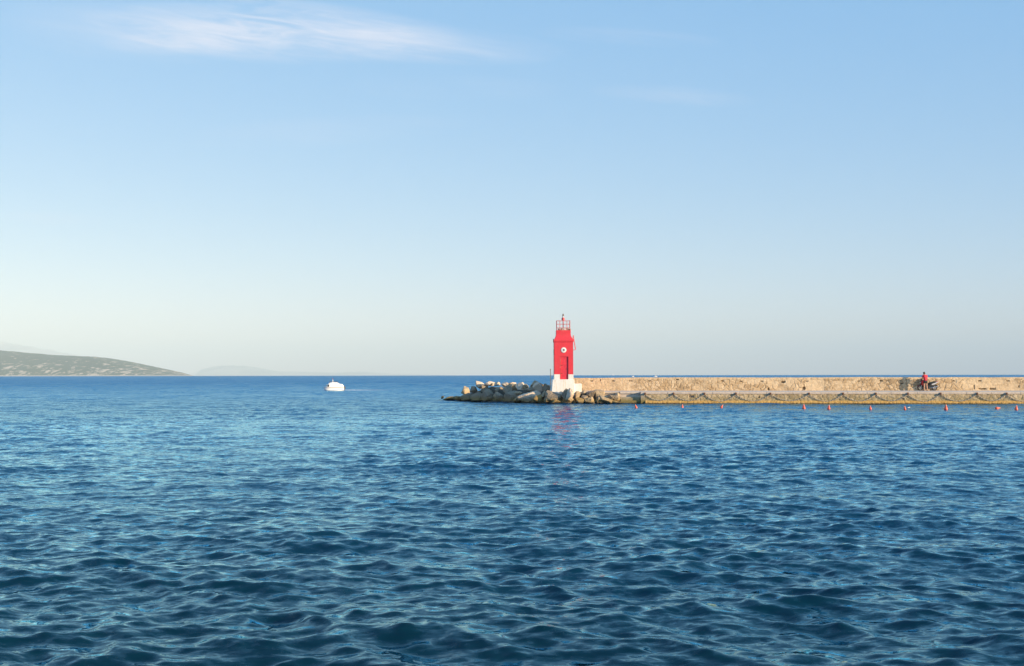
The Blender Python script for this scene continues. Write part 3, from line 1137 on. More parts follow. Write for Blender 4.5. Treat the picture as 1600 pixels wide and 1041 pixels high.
# ------------------------------------------------------------------ breakwater rocks
def MAT_ROCK(name, a, b, c_, water=True):
    s = NT(name)
    p = s.pos()
    n1 = s.noise(2.0, 8, 0.68, p)
    n2 = s.noise(9.0, 6, 0.65, p)
    z = s.sepz(p)
    col = s.mix(s.rng(n1, 0.33, 0.68), a, b)
    col = s.mix(s.rng(n2, 0.55, 0.75, 0, 0.6), col, c_)
    w = s.math('ADD', z, s.math('MULTIPLY', s.math('SUBTRACT', n1, 0.5), 0.55))
    col = s.mix(s.math('MULTIPLY', s.math('SUBTRACT', 1.0, s.rng(w, 0.25, 0.65)), 0.85), col, s.mix(s.rng(n2, 0.35, 0.65), (0.20, 0.125, 0.035), (0.46, 0.32, 0.13)))
    wet = s.math('SUBTRACT', 1.0, s.rng(w, 0.08, 0.22))
    col = s.mix(wet, col, (0.030, 0.024, 0.015))
    s.set(col, s.rng(w, 0.06, 0.2, 0.4, 0.95))
    s.bump(n2, 0.9, 0.08)
    return s.mat


rock_mats = {'grey': MAT_ROCK('shaded grey limestone', (0.22, 0.175, 0.125), (0.38, 0.305, 0.22), (0.11, 0.09, 0.07)),  # grey colour darkened to deepen the shade on the lower boulders
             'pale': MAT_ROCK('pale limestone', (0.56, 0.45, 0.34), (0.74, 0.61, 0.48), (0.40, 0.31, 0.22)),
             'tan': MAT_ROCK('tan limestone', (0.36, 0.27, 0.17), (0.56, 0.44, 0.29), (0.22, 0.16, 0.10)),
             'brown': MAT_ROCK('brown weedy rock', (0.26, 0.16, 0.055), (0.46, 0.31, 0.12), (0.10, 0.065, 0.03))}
import bmesh
_bm = bmesh.new()
bmesh.ops.create_icosphere(_bm, subdivisions=4, radius=1.0)
ICO_V = np.array([v.co[:] for v in _bm.verts])
ICO_F = [tuple(v.index for v in f.verts) for f in _bm.faces]
_bm.free()


def rock_mesh(seed, sx, sy, sz, rx, rz, lumpy=0.5):
    rg = np.random.default_rng(seed)
    V = ICO_V.copy()
    for _ in range(11):                     # broken faces
        n_ = rg.standard_normal(3)
        n_ /= np.linalg.norm(n_)
        d = rg.uniform(0.42, 0.80)
        t = V @ n_ - d
        V -= np.outer(np.clip(t, 0, None), n_) * 0.96
    V /= np.abs(V).max(0)
    o = Vector(rg.uniform(-50, 50, 3))
    for i, v in enumerate(V):
        q = Vector(v)
        k_ = mnoise.fractal(q * 1.6 + o, 1.0, 2.0, 4) * 0.10 * lumpy + mnoise.fractal(q * 5 + o, 0.7, 2.0, 4) * 0.065
        V[i] = v * (1 + k_)
    V *= (sx, sy, sz)
    R_ = np.array(Euler((rx, 0, rz)).to_matrix())
    c, s_ = math.cos(0.0), 0.0
    return V @ R_.T


def water_d(px):
    """distance of the water's edge along the rocks"""
    return float(np.interp(px, [685, 700, 720, 770, 820, 850, 880, 930, 975], [104.5, 103.5, 101.0, 97.0, 93.6, 92.0, 91.6, 91.3, 91.2]))


GRP = 'boulders of the breakwater'
n_rock = 0


def rock(X, Y, w, h, kind, label, tilt=0.0, lumpy=0.5, back=0.0, seed=None):
    """X, Y, w, h: centre and size in a 5x enlargement of the photograph whose corner is (680, 580)"""
    global n_rock
    n_rock += 1
    seed = seed or 100 + n_rock * 7
    px, py = 680 + X / 5, 580 + Y / 5
    d = water_d(px)
    for _ in range(5):
        z = pix(px, py, d).z
        d = water_d(px) + 0.25 + max(0.0, z) * (0.75 + 0.75 * max(0.0, 1 - abs(px - 785) / 60)) + back
    p = pix(px, py, d)
    m = d / 1556.0 / 5
    sx, sz = w * m / 2 * 1.16, h * m / 2 * 1.18
    rg = random.Random(seed)
    sy = (sx + sz) / 2 * rg.uniform(0.85, 1.1)
    V = rock_mesh(seed, sx, sy, sz, 0.0, rg.uniform(-0.25, 0.25), lumpy)
    if tilt:
        c, s_ = math.cos(tilt), math.sin(tilt)
        V = np.stack([V[:, 0] * c + V[:, 2] * s_, V[:, 1], -V[:, 0] * s_ + V[:, 2] * c], 1)
    me = bpy.data.meshes.new('boulder')
    me.from_pydata(V.tolist(), [], ICO_F)
    me.materials.append(rock_mats[kind])
    me.polygons.foreach_set('use_smooth', [True] * len(me.polygons))
    me.set_sharp_from_angle(angle=0.25)
    o = bpy.data.objects.new('boulder', me)
    COL.objects.link(o)
    o.location = p
    tag(o, label, 'rock', GRP)
    return o


# X, Y, w, h, kind, label, tilt, lumpiness, further back
ROCKS = [
    (58, 204, 24, 22, 'grey', 'tiny rounded rock poking from the water at the seaward tip'),
    (36, 227, 30, 14, 'brown', 'lowest small rock nearly awash at the far left tip'),
    (128, 212, 120, 34, 'brown', 'long flat brown rock lying in the water at the left tip', 0.02),
    (205, 214, 90, 34, 'brown', 'low dark rock between the flat brown rock and the tan upright boulder'),
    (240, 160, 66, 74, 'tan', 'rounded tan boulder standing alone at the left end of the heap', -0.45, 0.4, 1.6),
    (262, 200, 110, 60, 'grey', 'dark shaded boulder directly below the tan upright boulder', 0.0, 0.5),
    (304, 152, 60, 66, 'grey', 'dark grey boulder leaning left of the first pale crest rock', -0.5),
    (342, 112, 64, 54, 'pale', 'pale pointed rock on the crest nearest the left end', 0.35),
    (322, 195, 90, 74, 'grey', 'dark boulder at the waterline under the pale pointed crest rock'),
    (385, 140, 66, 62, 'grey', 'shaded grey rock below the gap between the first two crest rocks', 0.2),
    (430, 98, 88, 36, 'pale', 'broad pale slab on the crest left of the middle', -0.12),
    (486, 102, 46, 32, 'pale', 'small pale rock on the crest right of the broad slab'),
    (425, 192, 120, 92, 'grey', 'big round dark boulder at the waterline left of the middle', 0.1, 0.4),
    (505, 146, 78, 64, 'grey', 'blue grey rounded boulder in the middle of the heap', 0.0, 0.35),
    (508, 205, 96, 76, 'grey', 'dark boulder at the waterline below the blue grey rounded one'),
    (546, 106, 70, 36, 'pale', 'pale pinkish rock in the middle of the crest', 0.1),
    (562, 160, 70, 70, 'grey', 'shaded cracked rock under the pinkish crest rock'),
    (608, 97, 46, 18, 'pale', 'thin pale stone lying on top of the crest', 0.0, 0.3, 0.9),
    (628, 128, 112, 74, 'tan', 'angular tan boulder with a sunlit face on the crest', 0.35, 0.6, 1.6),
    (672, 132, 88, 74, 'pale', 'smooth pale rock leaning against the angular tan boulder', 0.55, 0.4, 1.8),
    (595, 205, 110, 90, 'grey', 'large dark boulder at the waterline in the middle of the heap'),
    (655, 178, 66, 34, 'tan', 'small tan stone wedged above the flat topped pale slab', 0.1),
    (654, 222, 80, 56, 'grey', 'dark boulder at the waterline left of the flat topped slab'),
    (708, 126, 56, 44, 'tan', 'small tan rock left of the tall block on the crest', 0.0, 0.5, 2.0),
    (742, 147, 86, 40, 'grey', 'flat shaded rock between the crest block and the pale slab', 0.05),
    (786, 114, 104, 70, 'tan', 'tall squared tan block highest on the right of the crest', 0.22, 0.5, 1.8),
    (812, 140, 94, 84, 'pale', 'pale cream boulder right under the tall squared block', 0.4, 0.5, 1.3),
    (750, 200, 190, 84, 'pale', 'large flat topped pale slab at the front of the heap', 0.05, 0.4),
    (806, 226, 92, 66, 'brown', 'golden brown boulder at the waterline below the pale slab'),
    (768, 248, 50, 24, 'brown', 'small yellow stone in the water left of the golden boulder'),
    (852, 184, 36, 54, 'tan', 'narrow tan stone in the gap left of the lighthouse base', 0.2),
    (868, 140, 66, 74, 'grey', 'shaded boulder behind the left of the white lighthouse base', 0.0, 0.5, 1.6),
    (882, 114, 26, 12, 'pale', 'little pale stone on top of the shaded boulder by the lighthouse', 0.0, 0.3, 2.4),
    (868, 222, 50, 70, 'grey', 'dark boulder in the gap at the water left of the lighthouse'),
    (925, 192, 116, 66, 'grey', 'broad dark boulder in front of the left of the white base', 0.1, 0.4),
    (934, 241, 92, 42, 'brown', 'low knobbly golden rock at the water below the lighthouse', 0.0, 0.9),
    (986, 172, 36, 36, 'pale', 'small pale rock against the middle of the white base', 0.0, 0.5, -0.4),
    (1018, 178, 50, 72, 'grey', 'grey shaded rock leaning on the left of the tall pointed one', 0.25, 0.5, -0.55),
    (1058, 180, 62, 100, 'pale', 'tall pointed pale boulder in front of the lighthouse', 0.12, 0.3, -0.6),
    (1040, 222, 74, 58, 'tan', 'tan boulder under the tall pointed one'),
    (1036, 247, 74, 26, 'brown', 'low yellow rock in the water under the tall pointed boulder'),
    (1110, 192, 50, 62, 'tan', 'upright tan stone right of the tall pointed boulder', -0.1),
    (1122, 234, 74, 58, 'brown', 'cracked brown boulder at the water right of the lighthouse', 0.1, 0.8),
    (1158, 172, 52, 40, 'tan', 'small tan rock at the foot of the wall by the lighthouse'),
    (1166, 205, 60, 50, 'grey', 'shaded rock under the small tan one by the wall foot'),
    (1212, 230, 92, 64, 'tan', 'knobbly tan boulder at the water halfway to the landing', 0.1, 0.8),
    (1226, 182, 80, 52, 'grey', 'smooth dark boulder above the knobbly tan one', -0.3, 0.3),
    (1278, 172, 76, 72, 'tan', 'tall rough tan boulder reaching up to the walkway', -0.3, 0.8),
    (1328, 222, 120, 54, 'tan', 'long sloping tan slab between the rough boulder and the landing', 0.42, 0.5),
    (1270, 232, 50, 56, 'grey', 'dark rock in the gap left of the sloping slab'),
    (1297, 248, 36, 26, 'brown', 'small golden stone at the water below the sloping slab'),
    (1385, 202, 110, 56, 'grey', 'dark sharp boulder beside the left end of the landing', 0.3, 0.5),
    (1424, 198, 40, 52, 'tan', 'tan stone touching the left end of the landing', 0.2),
    (1410, 246, 84, 26, 'brown', 'flat golden stone at the water left of the landing', 0.15),
    (470, 246, 150, 22, 'brown', 'low dark weedy ledge at the waterline in the middle of the heap'),
    (640, 252, 120, 22, 'brown', 'low dark weedy ledge right of the middle at the waterline'),
    (330, 232, 130, 22, 'brown', 'low dark weedy ledge at the waterline near the left end'),
]
for r_ in ROCKS:
    rock(*r_)

# the rubble they lie on, its colour darkened for shade in the crevices
g = Geo()
rings = []
for px in range(690, 1000, 6):
    d = water_d(min(px, 975))
    top = float(np.interp(px, [690, 715, 735, 765, 800, 850, 990], [-0.4, 0.0, 0.75, 1.45, 1.15, 1.1, 0.8]))
    x = pix(px, 600, d).x
    q = lambda a_: mnoise.noise(Vector((px * 0.11, a_, 3.3))) * 0.22
    rings.append([(x, d - 0.1, -1.5), (x, d + 0.35, -0.05 + min(top, 0) + q(0)), (x, d + 0.9, 0.40 * top + q(1)), (x, d + 1.5, 0.9 * top + q(2)), (x, d + 2.2, top + q(3)),
                  (x, d + 4.5, top + q(4)), (x, d + 8, 0.2 * top + q(5)), (x, d + 9, -1.5)])
g.loft(rings)
tag(g.build('rubble_bank', MAT_ROCK('crevice shade rubble', (0.05, 0.042, 0.033), (0.10, 0.085, 0.065), (0.03, 0.025, 0.02)), smooth=0.5), kind='structure')

# ------------------------------------------------------------------ swim buoys
mat_buoy = paint('sun bleached orange plastic', (0.80, 0.13, 0.075), 0.45, 0.18, 9)
mat_buoy2 = paint('faded pink plastic', (0.85, 0.32, 0.24), 0.5, 0.18, 9)


def eye_of(px):
    return 585.3 - 0.0015 * (px - 800)


def make_buoy():
    root = thing('buoy', 'x', 'buoy', group='orange buoys floating in a line off the pier')
    g = Geo()
    g.lathe([(0.02, -0.13), (0.12, -0.11), (0.165, -0.05), (0.172, 0.02), (0.150, 0.12), (0.105, 0.24), (0.075, 0.31), (0.062, 0.33)], 20)
    g.build('float', mat_buoy, root)
    g = Geo()
    g.lathe([(0.062, 0.33), (0.066, 0.36), (0.060, 0.42), (0.035, 0.45), (0.0, 0.455)], 16)
    g.build('cap', mat_buoy2, root)
    g = Geo()
    for i in range(1):
        pts = [(0.045 * math.cos(a), 0, 0.47 + 0.045 * math.sin(a)) for a in (2 * math.pi * j / 12 for j in range(11))]
        g.tube(pts, 0.012, 6, caps=False)
    g.build('ring', M['rust'], root)
    return root


def copy_tree(o, parent=None):
    c = o.copy()
    COL.objects.link(c)
    if parent:
        c.parent = parent
    for ch in o.children:
        copy_tree(ch, c)
    return c


BUOYS = [(994, 638.2, 1.0, 0.10, -0.25, 'faded pinkish buoy afloat in front of the stone landing'),
         (1066, 638.2, 1.0, -0.05, 0.1, 'orange buoy with a pale top below the dark hole in the quay'),
         (1127, 637.5, 0.95, 0.1, 0.55, 'orange buoy leaning right, third from the landing'),
         (1256, 639.3, 1.22, 0.0, 0.0, 'large upright orange buoy in the middle of the line'),
         (1295, 639.8, 1.12, 0.0, 0.08, 'slim orange buoy just right of the large middle one'),
         (1360, 640.2, 0.95, 0.0, 0.0, 'small orange buoy left of the parked scooter'),
         (1414, 640.6, 0.92, 0.1, -0.1, 'orange buoy with a white scrap floating against it'),
         (1478, 640.7, 1.30, 0.0, 0.05, 'tallest orange buoy, right of the parked scooter'),
         (1557, 639.8, 1.15, 0.0, 1.45, 'orange buoy lying on its side in the water'),
         (1588, 641.0, 1.18, 0.0, 0.1, 'upright orange buoy nearest the right edge of the photo')]
first = None
for px, py, sc, ax, ay, lab in BUOYS:
    if first is None:
        first = b_ = make_buoy()
    else:
        b_ = copy_tree(first)
    d = EYE * 1556 / (py - eye_of(px))
    p = pix(px, py, d)
    b_.location = (p.x, p.y, 0.05 if ay < 1 else 0.08)
    b_.rotation_euler = (ax, ay, px * 0.1)
    b_.rotation_euler = (ax, ay, 0)
    sc *= 0.60
    b_.scale = (sc, sc, sc)
    b_['label'] = lab
p = pix(1419, 639, EYE * 1556 / 55.6)
g = Geo()
g.box((0, 0, 0), (0.22, 0.10, 0.04), (0.1, -0.25, 0.4))
tag(g.build('plastic_scrap', M['white_gel'], loc=(p.x + 0.05, p.y, 0.16), bevel=0.015), 'white scrap of plastic floating against an orange buoy', 'litter')

# ------------------------------------------------------------------ motorboat
def make_boat():
    d = 172.0
    p = pix(522, 609.6, d)
    root = thing('motorboat', 'small white motorboat with rounded cabin under way on the open sea', 'boat', (p.x, p.y, 0.05), math.radians(16))
    # local: bow towards -x
    W = M['white_gel']
    g = Geo()
    secs = []
    for x, hw, zt, zb in ((-1.80, 0.03, 0.50, 0.25), (-1.62, 0.24, 0.50, 0.02), (-1.2, 0.52, 0.50, -0.15), (-0.5, 0.68, 0.52, -0.22), (0.5, 0.70, 0.55, -0.22), (1.3, 0.66, 0.58, -0.18), (1.65, 0.60, 0.60, -0.1)):
        secs.append([(x, -hw, zt), (x, -hw * 1.03, zt - 0.08), (x, -hw * 0.82, zb + 0.12), (x, 0, zb), (x, hw * 0.82, zb + 0.12), (x, hw * 1.03, zt - 0.08), (x, hw, zt)])
    g.loft(secs)
    g.build('hull', W, root)
    g = Geo()
    for s_ in (-1, 1):
        g.tube([(x, s_ * hw * 1.04, zt - 0.09) for x, hw, zt in ((-1.7, 0.14, .5), (-1.2, 0.52, .5), (-0.5, 0.68, .52), (0.5, 0.70, .55), (1.3, 0.66, .58), (1.65, .6, .6))], 0.035, 6)
    g.build('rub_rail', M['rust'], root)
    g = Geo()
    secs = []
    for x, hw, zt in ((-1.38, 0.34, 0.62), (-1.22, 0.44, 0.96), (-0.78, 0.52, 1.30), (-0.2, 0.55, 1.36), (0.55, 0.55, 1.34), (0.78, 0.54, 1.16), (0.95, 0.53, 1.08), (1.35, 0.50, 1.06), (1.55, 0.46, 0.85), (1.63, 0.42, 0.6)):
        secs.append([(x, -hw, 0.50), (x, -hw, zt - 0.22 if zt > .8 else zt - .06), (x, -hw * 0.8, zt - 0.04), (x, 0, zt), (x, hw * 0.8, zt - 0.04), (x, hw, zt - 0.22 if zt > .8 else zt - .06), (x, hw, 0.50)])
    g.loft(secs)
    g.build('cabin', W, root)
    g = Geo()
    g.add([(-1.33, -0.34, 0.66), (-1.33, 0.34, 0.66), (-1.16, 0.34, 1.02), (-1.16, -0.34, 1.02)], [(0, 1, 2, 3)])
    g.add([(-1.30, -0.34, 0.66), (-1.30, 0.34, 0.66), (-1.13, 0.34, 1.02), (-1.13, -0.34, 1.02)], [(3, 2, 1, 0)])
    o = g.build('windscreen', M['glass_dark'], root, smooth=0)
    o.location.x = -0.035
    g = Geo()
    g.prism([(-1.18, 0.62), (-0.92, 0.60), (-0.90, 0.98), (-1.08, 0.94)], -0.575, -0.40)
    g.build('side_window', M['glass_dark'], root, smooth=0)
    g = Geo()
    g.prism([(-1.18, 0.62), (-0.92, 0.60), (-0.90, 0.98), (-1.08, 0.94)], 0.40, 0.575)
    g.build('side_window', M['glass_dark'], root, smooth=0)
    g = Geo()
    for s_ in (-1, 1):
        g.tube([(-0.85, s_ * 0.42, 1.24), (-0.78, s_ * 0.42, 1.46), (-0.2, s_ * 0.42, 1.50), (0.5, s_ * 0.42, 1.46), (0.55, s_ * 0.42, 1.28)], 0.022, 6)
    g.tube([(-0.78, -0.42, 1.46), (-0.78, 0.42, 1.46)], 0.022, 6)
    g.build('roof_rail', M['rust'], root)
    g = Geo()
    g.tube([(-0.28, 0, 1.3), (-0.25, 0, 1.92)], [0.04, 0.025], 8)
    g.tube([(-0.05, 0, 1.3), (-0.24, 0, 1.7)], 0.025, 6)
    g.build('mast', W, root)
    g = Geo()
    g.lathe([(0.03, 1.86), (0.05, 1.88), (0.05, 1.98), (0.02, 2.0)], 10, (-0.25, 0, 0))
    g.build('mast_light', M['red_glass'], root)
    g = Geo()
    g.tube([(-1.72, -0.10, 0.5), (-1.68, -0.12, 0.78), (-1.2, -0.46, 0.82), (-1.2, -0.47, 0.5)], 0.018, 6)
    g.tube([(-1.72, 0.10, 0.5), (-1.68, 0.12, 0.78), (-1.2, 0.46, 0.82), (-1.2, 0.47, 0.5)], 0.018, 6)
    g.build('bow_rail', M['metal'], root)
    g = Geo()
    g.box((1.80, 0, 0.42), (0.24, 0.24, 0.42), (0, -0.15, 0))
    g.box((1.78, 0, 0.0), (0.10, 0.08, 0.6))
    g.build('outboard_motor', M['black'], root, smooth=0, bevel=0.03)
    return root


make_boat()


def far_boat(px, py, d, ln, label, hgt=1.0):
    """a boat so far off that only its white hull and cabin show"""
    p = pix(px, py, d)
    z0 = -d * d / (2 * 6371000.0)
    root = thing('distant_boat', label, 'boat', (p.x, p.y, z0))
    g = Geo()
    g.loft([[(x, -hw, 0.9), (x, -hw * .8, -0.3), (x, hw * .8, -0.3), (x, hw, 0.9)] for x, hw in ((-ln / 2, 0.1), (-ln * 0.3, ln * 0.13), (ln * 0.2, ln * 0.15), (ln / 2, ln * 0.13))])
    g.build('hull', M['white_gel'], root)
    g = Geo()
    g.loft([[(x, -hw, 0.9), (x, -hw * .9, zt), (x, hw * .9, zt), (x, hw, 0.9)] for x, hw, zt in ((-ln * .2, ln * .08, 1.0), (-ln * 0.1, ln * .1, 0.9 + hgt), (ln * 0.12, ln * .1, 0.9 + hgt), (ln * .2, ln * .1, 1.2))])
    g.build('cabin', M['white_gel'], root)
    g = Geo()
    g.prism([(-ln * .1, 1.05), (ln * .1, 1.05), (ln * .1, 1.35), (-ln * .07, 1.35)], -ln * .105, -ln * .04)
    g.build('window', M['glass_dark'], root)
    return root


far_boat(957.5, 586, 3600, 13.0, 'tiny white boat on the horizon just right of the lighthouse', 3.2)
far_boat(1024.5, 589.3, 1010, 3.2, 'white speck of a boat showing over the wall, rightmost of the three', 0.7)
far_boat(989, 589.5, 1040, 2.2, 'smallest white boat peeping over the wall, middle of three specks', 0.5)

# ------------------------------------------------------------------ motor scooter
def make_scooter():
    p = pix(1449.3, 609.6, 93.75)
    root = thing('motor_scooter', 'parked black and dark red motor scooter with silver tail on the pier walkway', 'scooter', (p.x, p.y, DECK(p)), math.atan2(PU.y, PU.x) + 0.05)

    def wheel(x, name):
        g = Geo()
        tyre = [(0.150, -0.05), (0.20, -0.062), (0.240, -0.05), (0.258, -0.02), (0.258, 0.02), (0.240, 0.05), (0.20, 0.062), (0.150, 0.05), (0.150, -0.05)]
        g.lathe(tyre, 28, (x, 0, 0.258), 'Y', caps=False)
        w_ = g.build(name, M['tyre'], root)
        g = Geo()
        g.lathe([(0.152, -0.045), (0.152, 0.045), (0.125, 0.04), (0.125, -0.04), (0.152, -0.045)], 28, (x, 0, 0.258), 'Y', caps=False)
        for a in range(5):
            q = a * 2 * math.pi / 5 + 0.3
            g.tube([(x + 0.03 * math.cos(q), 0, 0.258 + 0.03 * math.sin(q)), (x + 0.135 * math.cos(q), 0, 0.258 + 0.135 * math.sin(q))], 0.018, 6)
        g.lathe([(0.045, -0.05), (0.045, 0.05)], 14, (x, 0, 0.258), 'Y')
        g.build('rim', M['silver'], w_)
        return w_
    wheel(-0.66, 'front_wheel')
    wheel(0.67, 'rear_wheel')
    g = Geo()                               # fork and steering column
    for s_ in (-1, 1):
        g.tube([(-0.66, s_ * 0.085, 0.26), (-0.52, s_ * 0.085, 0.62)], 0.022, 8)
    g.tube([(-0.54, 0, 0.58), (-0.42, 0, 0.98)], 0.03, 8)
    g.build('fork', M['metal'], root)
    g = Geo()
    g.loft([[(x, -hw, z), (x, hw, z), (x, hw, z - 0.02), (x, -hw, z - 0.02)] for x, hw, z in ((-0.95, .05, .30), (-0.85, .075, .48), (-0.66, .08, .555), (-0.46, .075, .50), (-0.37, .06, .36))])
    g.build('front_mudguard', M['bike_red'], root)
    g = Geo()                               # front fairing
    g.loft([[(x0, -hw, z), (x1, -hw * 1.1, z), (x1, hw * 1.1, z), (x0, hw, z)] for z, x0, x1, hw in
            ((0.40, -0.42, -0.30, 0.10), (0.55, -0.60, -0.28, 0.17), (0.72, -0.66, -0.30, 0.21), (0.86, -0.60, -0.32, 0.19), (0.98, -0.50, -0.34, 0.13))])
    g.build('front_fairing', M['bike_red'], root, bevel=0.02)
    g = Geo()
    g.loft([[(-0.655, -0.10, 0.66), (-0.655, 0.10, 0.66), (-0.60, 0.10, 0.66), (-0.60, -0.10, 0.66)], [(-0.625, -0.12, 0.80), (-0.625, 0.12, 0.80), (-0.58, 0.12, 0.80), (-0.58, -0.12, 0.80)]])
    o = g.build('headlight', M['lamp_glass'], root, bevel=0.01)
    o.location.x = -0.03
    g = Geo()                               # leg shield, floor, body
    g.loft([[(x, -hw, z0), (x, hw, z0), (x, hw, z1), (x, -hw, z1)] for x, hw, z0, z1 in
            ((-0.33, 0.20, 0.34, 0.95), (-0.24, 0.19, 0.24, 0.55), (-0.08, 0.17, 0.22, 0.46), (0.12, 0.17, 0.22, 0.52), (0.24, 0.18, 0.26, 0.66), (0.50, 0.17, 0.36, 0.70), (0.72, 0.13, 0.52, 0.74))])
    g.build('body', M['black'], root, bevel=0.02)
    g = Geo()                               # stepped seat rising to the tail
    g.loft([[(x, -hw, z0), (x, hw, z0), (x, hw * .9, z1), (x, -hw * .9, z1)] for x, hw, z0, z1 in
            ((0.10, 0.10, 0.64, 0.69), (0.28, 0.15, 0.665, 0.755), (0.46, 0.15, 0.70, 0.79), (0.52, 0.14, 0.72, 0.85), (0.78, 0.11, 0.82, 0.925), (0.90, 0.06, 0.885, 0.945))])
    g.build('seat', M['black'], root, bevel=0.015)
    g = Geo()
    for s_ in (-1, 1):
        y = s_ * 0.16
        g.loft([[(x, y - 0.03, z0), (x, y + 0.03, z0), (x, y * .95 + 0.02, z1), (x, y * .95 - 0.02, z1)] for x, z0, z1 in ((0.34, 0.52, 0.62), (0.60, 0.57, 0.70), (0.86, 0.72, 0.82), (0.97, 0.80, 0.86))])
    g.build('tail_panel', M['silver'], root)
    g = Geo()
    g.loft([[(x, -hw, z0), (x, hw, z0), (x, hw, z1), (x, -hw, z1)] for x, hw, z0, z1 in ((0.74, 0.10, 0.70, 0.84), (0.98, 0.07, 0.79, 0.87))])
    g.build('tail_light', M['red_glass'], root)
    g = Geo()
    g.loft([[(x, -0.07, z), (x, 0.07, z), (x, 0.07, z - 0.02), (x, -0.07, z - 0.02)] for x, z in ((0.50, 0.56), (0.67, 0.575), (0.88, 0.52), (0.98, 0.40))])
    g.build('rear_mudguard', M['black'], root)
    g = Geo()
    g.tube([(0.10, -0.17, 0.24), (0.35, -0.19, 0.25), (0.55, -0.20, 0.30), (0.92, -0.20, 0.40)], [0.025, 0.03, 0.06, 0.055], 12)
    g.build('exhaust', M['metal'], root)
    g = Geo()
    g.box((0.36, 0.0, 0.30), (0.34, 0.22, 0.20))
    g.build('engine', M['metal'], root, bevel=0.03)
    g = Geo()
    g.tube([(-0.34, -0.36, 0.96), (-0.39, -0.20, 1.0), (-0.42, 0, 0.98), (-0.39, 0.20, 1.0), (-0.34, 0.36, 0.96)], 0.016, 8)
    hb = g.build('handlebar', M['black'], root)
    for s_ in (-1, 1):
        g = Geo()
        g.tube([(-0.34, s_ * 0.36, 0.96), (-0.365, s_ * 0.25, 0.985)], 0.024, 10)
        g.build('grip', M['tyre'], hb)
        g = Geo()
        g.tube([(-0.39, s_ * 0.22, 1.0), (-0.42, s_ * 0.30, 1.17)], 0.009, 6)
        g.box((-0.42, s_ * 0.33, 1.20), (0.03, 0.13, 0.08))
        g.build('mirror', M['black'], hb, bevel=0.01)
    g = Geo()
    g.add([(-0.56, -0.14, 0.95), (-0.56, 0.14, 0.95), (-0.44, 0.11, 1.16), (-0.44, -0.11, 1.16)], [(0, 1, 2, 3)])
    g.add([(-0.545, -0.14, 0.95), (-0.545, 0.14, 0.95), (-0.425, 0.11, 1.16), (-0.425, -0.11, 1.16)], [(3, 2, 1, 0)])
    g.build('windscreen', M['glass_dark'], root, smooth=0)
    g = Geo()
    g.tube([(0.10, -0.08, 0.26), (0.06, -0.22, 0.015)], 0.014, 6)
    g.build('kickstand', M['metal'], root)
    return root


def DECK(p):
    off = -((p - PA).dot(PN))
    return Z_COP - 0.02 + 0.07 * (off - 0.2) / (W_OFF - 0.2)


make_scooter()


# ------------------------------------------------------------------ the person beside it
def skin(name, pts, edges, rad, mat, parent, root=0, sub=2, extra=None):
    """a smooth tapered body grown on a skeleton: rad gives the half width and half depth at every joint"""
    me = bpy.data.meshes.new(name)
    me.from_pydata(pts, edges, [])
    o = bpy.data.objects.new(name, me)
    COL.objects.link(o)
    sk = o.modifiers.new('skin', 'SKIN')
    sk.use_smooth_shade = True
    d = me.skin_vertices[0].data
    for i, r in enumerate(rad):
        d[i].radius = r if isinstance(r, tuple) else (r, r)
        d[i].use_root = (i == root)
    ss = o.modifiers.new('sub', 'SUBSURF')
    ss.levels = ss.render_levels = sub
    bpy.context.view_layer.update()
    dg = bpy.context.evaluated_depsgraph_get()
    m2 = bpy.data.meshes.new_from_object(o.evaluated_get(dg))
    bpy.data.objects.remove(o)
    bpy.data.meshes.remove(me)
    if extra:
        base = Geo()
        base.v = [tuple(v.co) for v in m2.vertices]
        base.f = [tuple(p.vertices) for p in m2.polygons]
        base.m = [0] * len(base.f)
        extra(base)
        m2.clear_geometry()
        m2.from_pydata(base.v, [], base.f)
        m2.polygons.foreach_set('use_smooth', [True] * len(m2.polygons))
    m2.materials.clear()
    m2.materials.append(mat)
    ob = bpy.data.objects.new(name, m2)
    ob.parent = parent
    COL.objects.link(ob)
    return ob


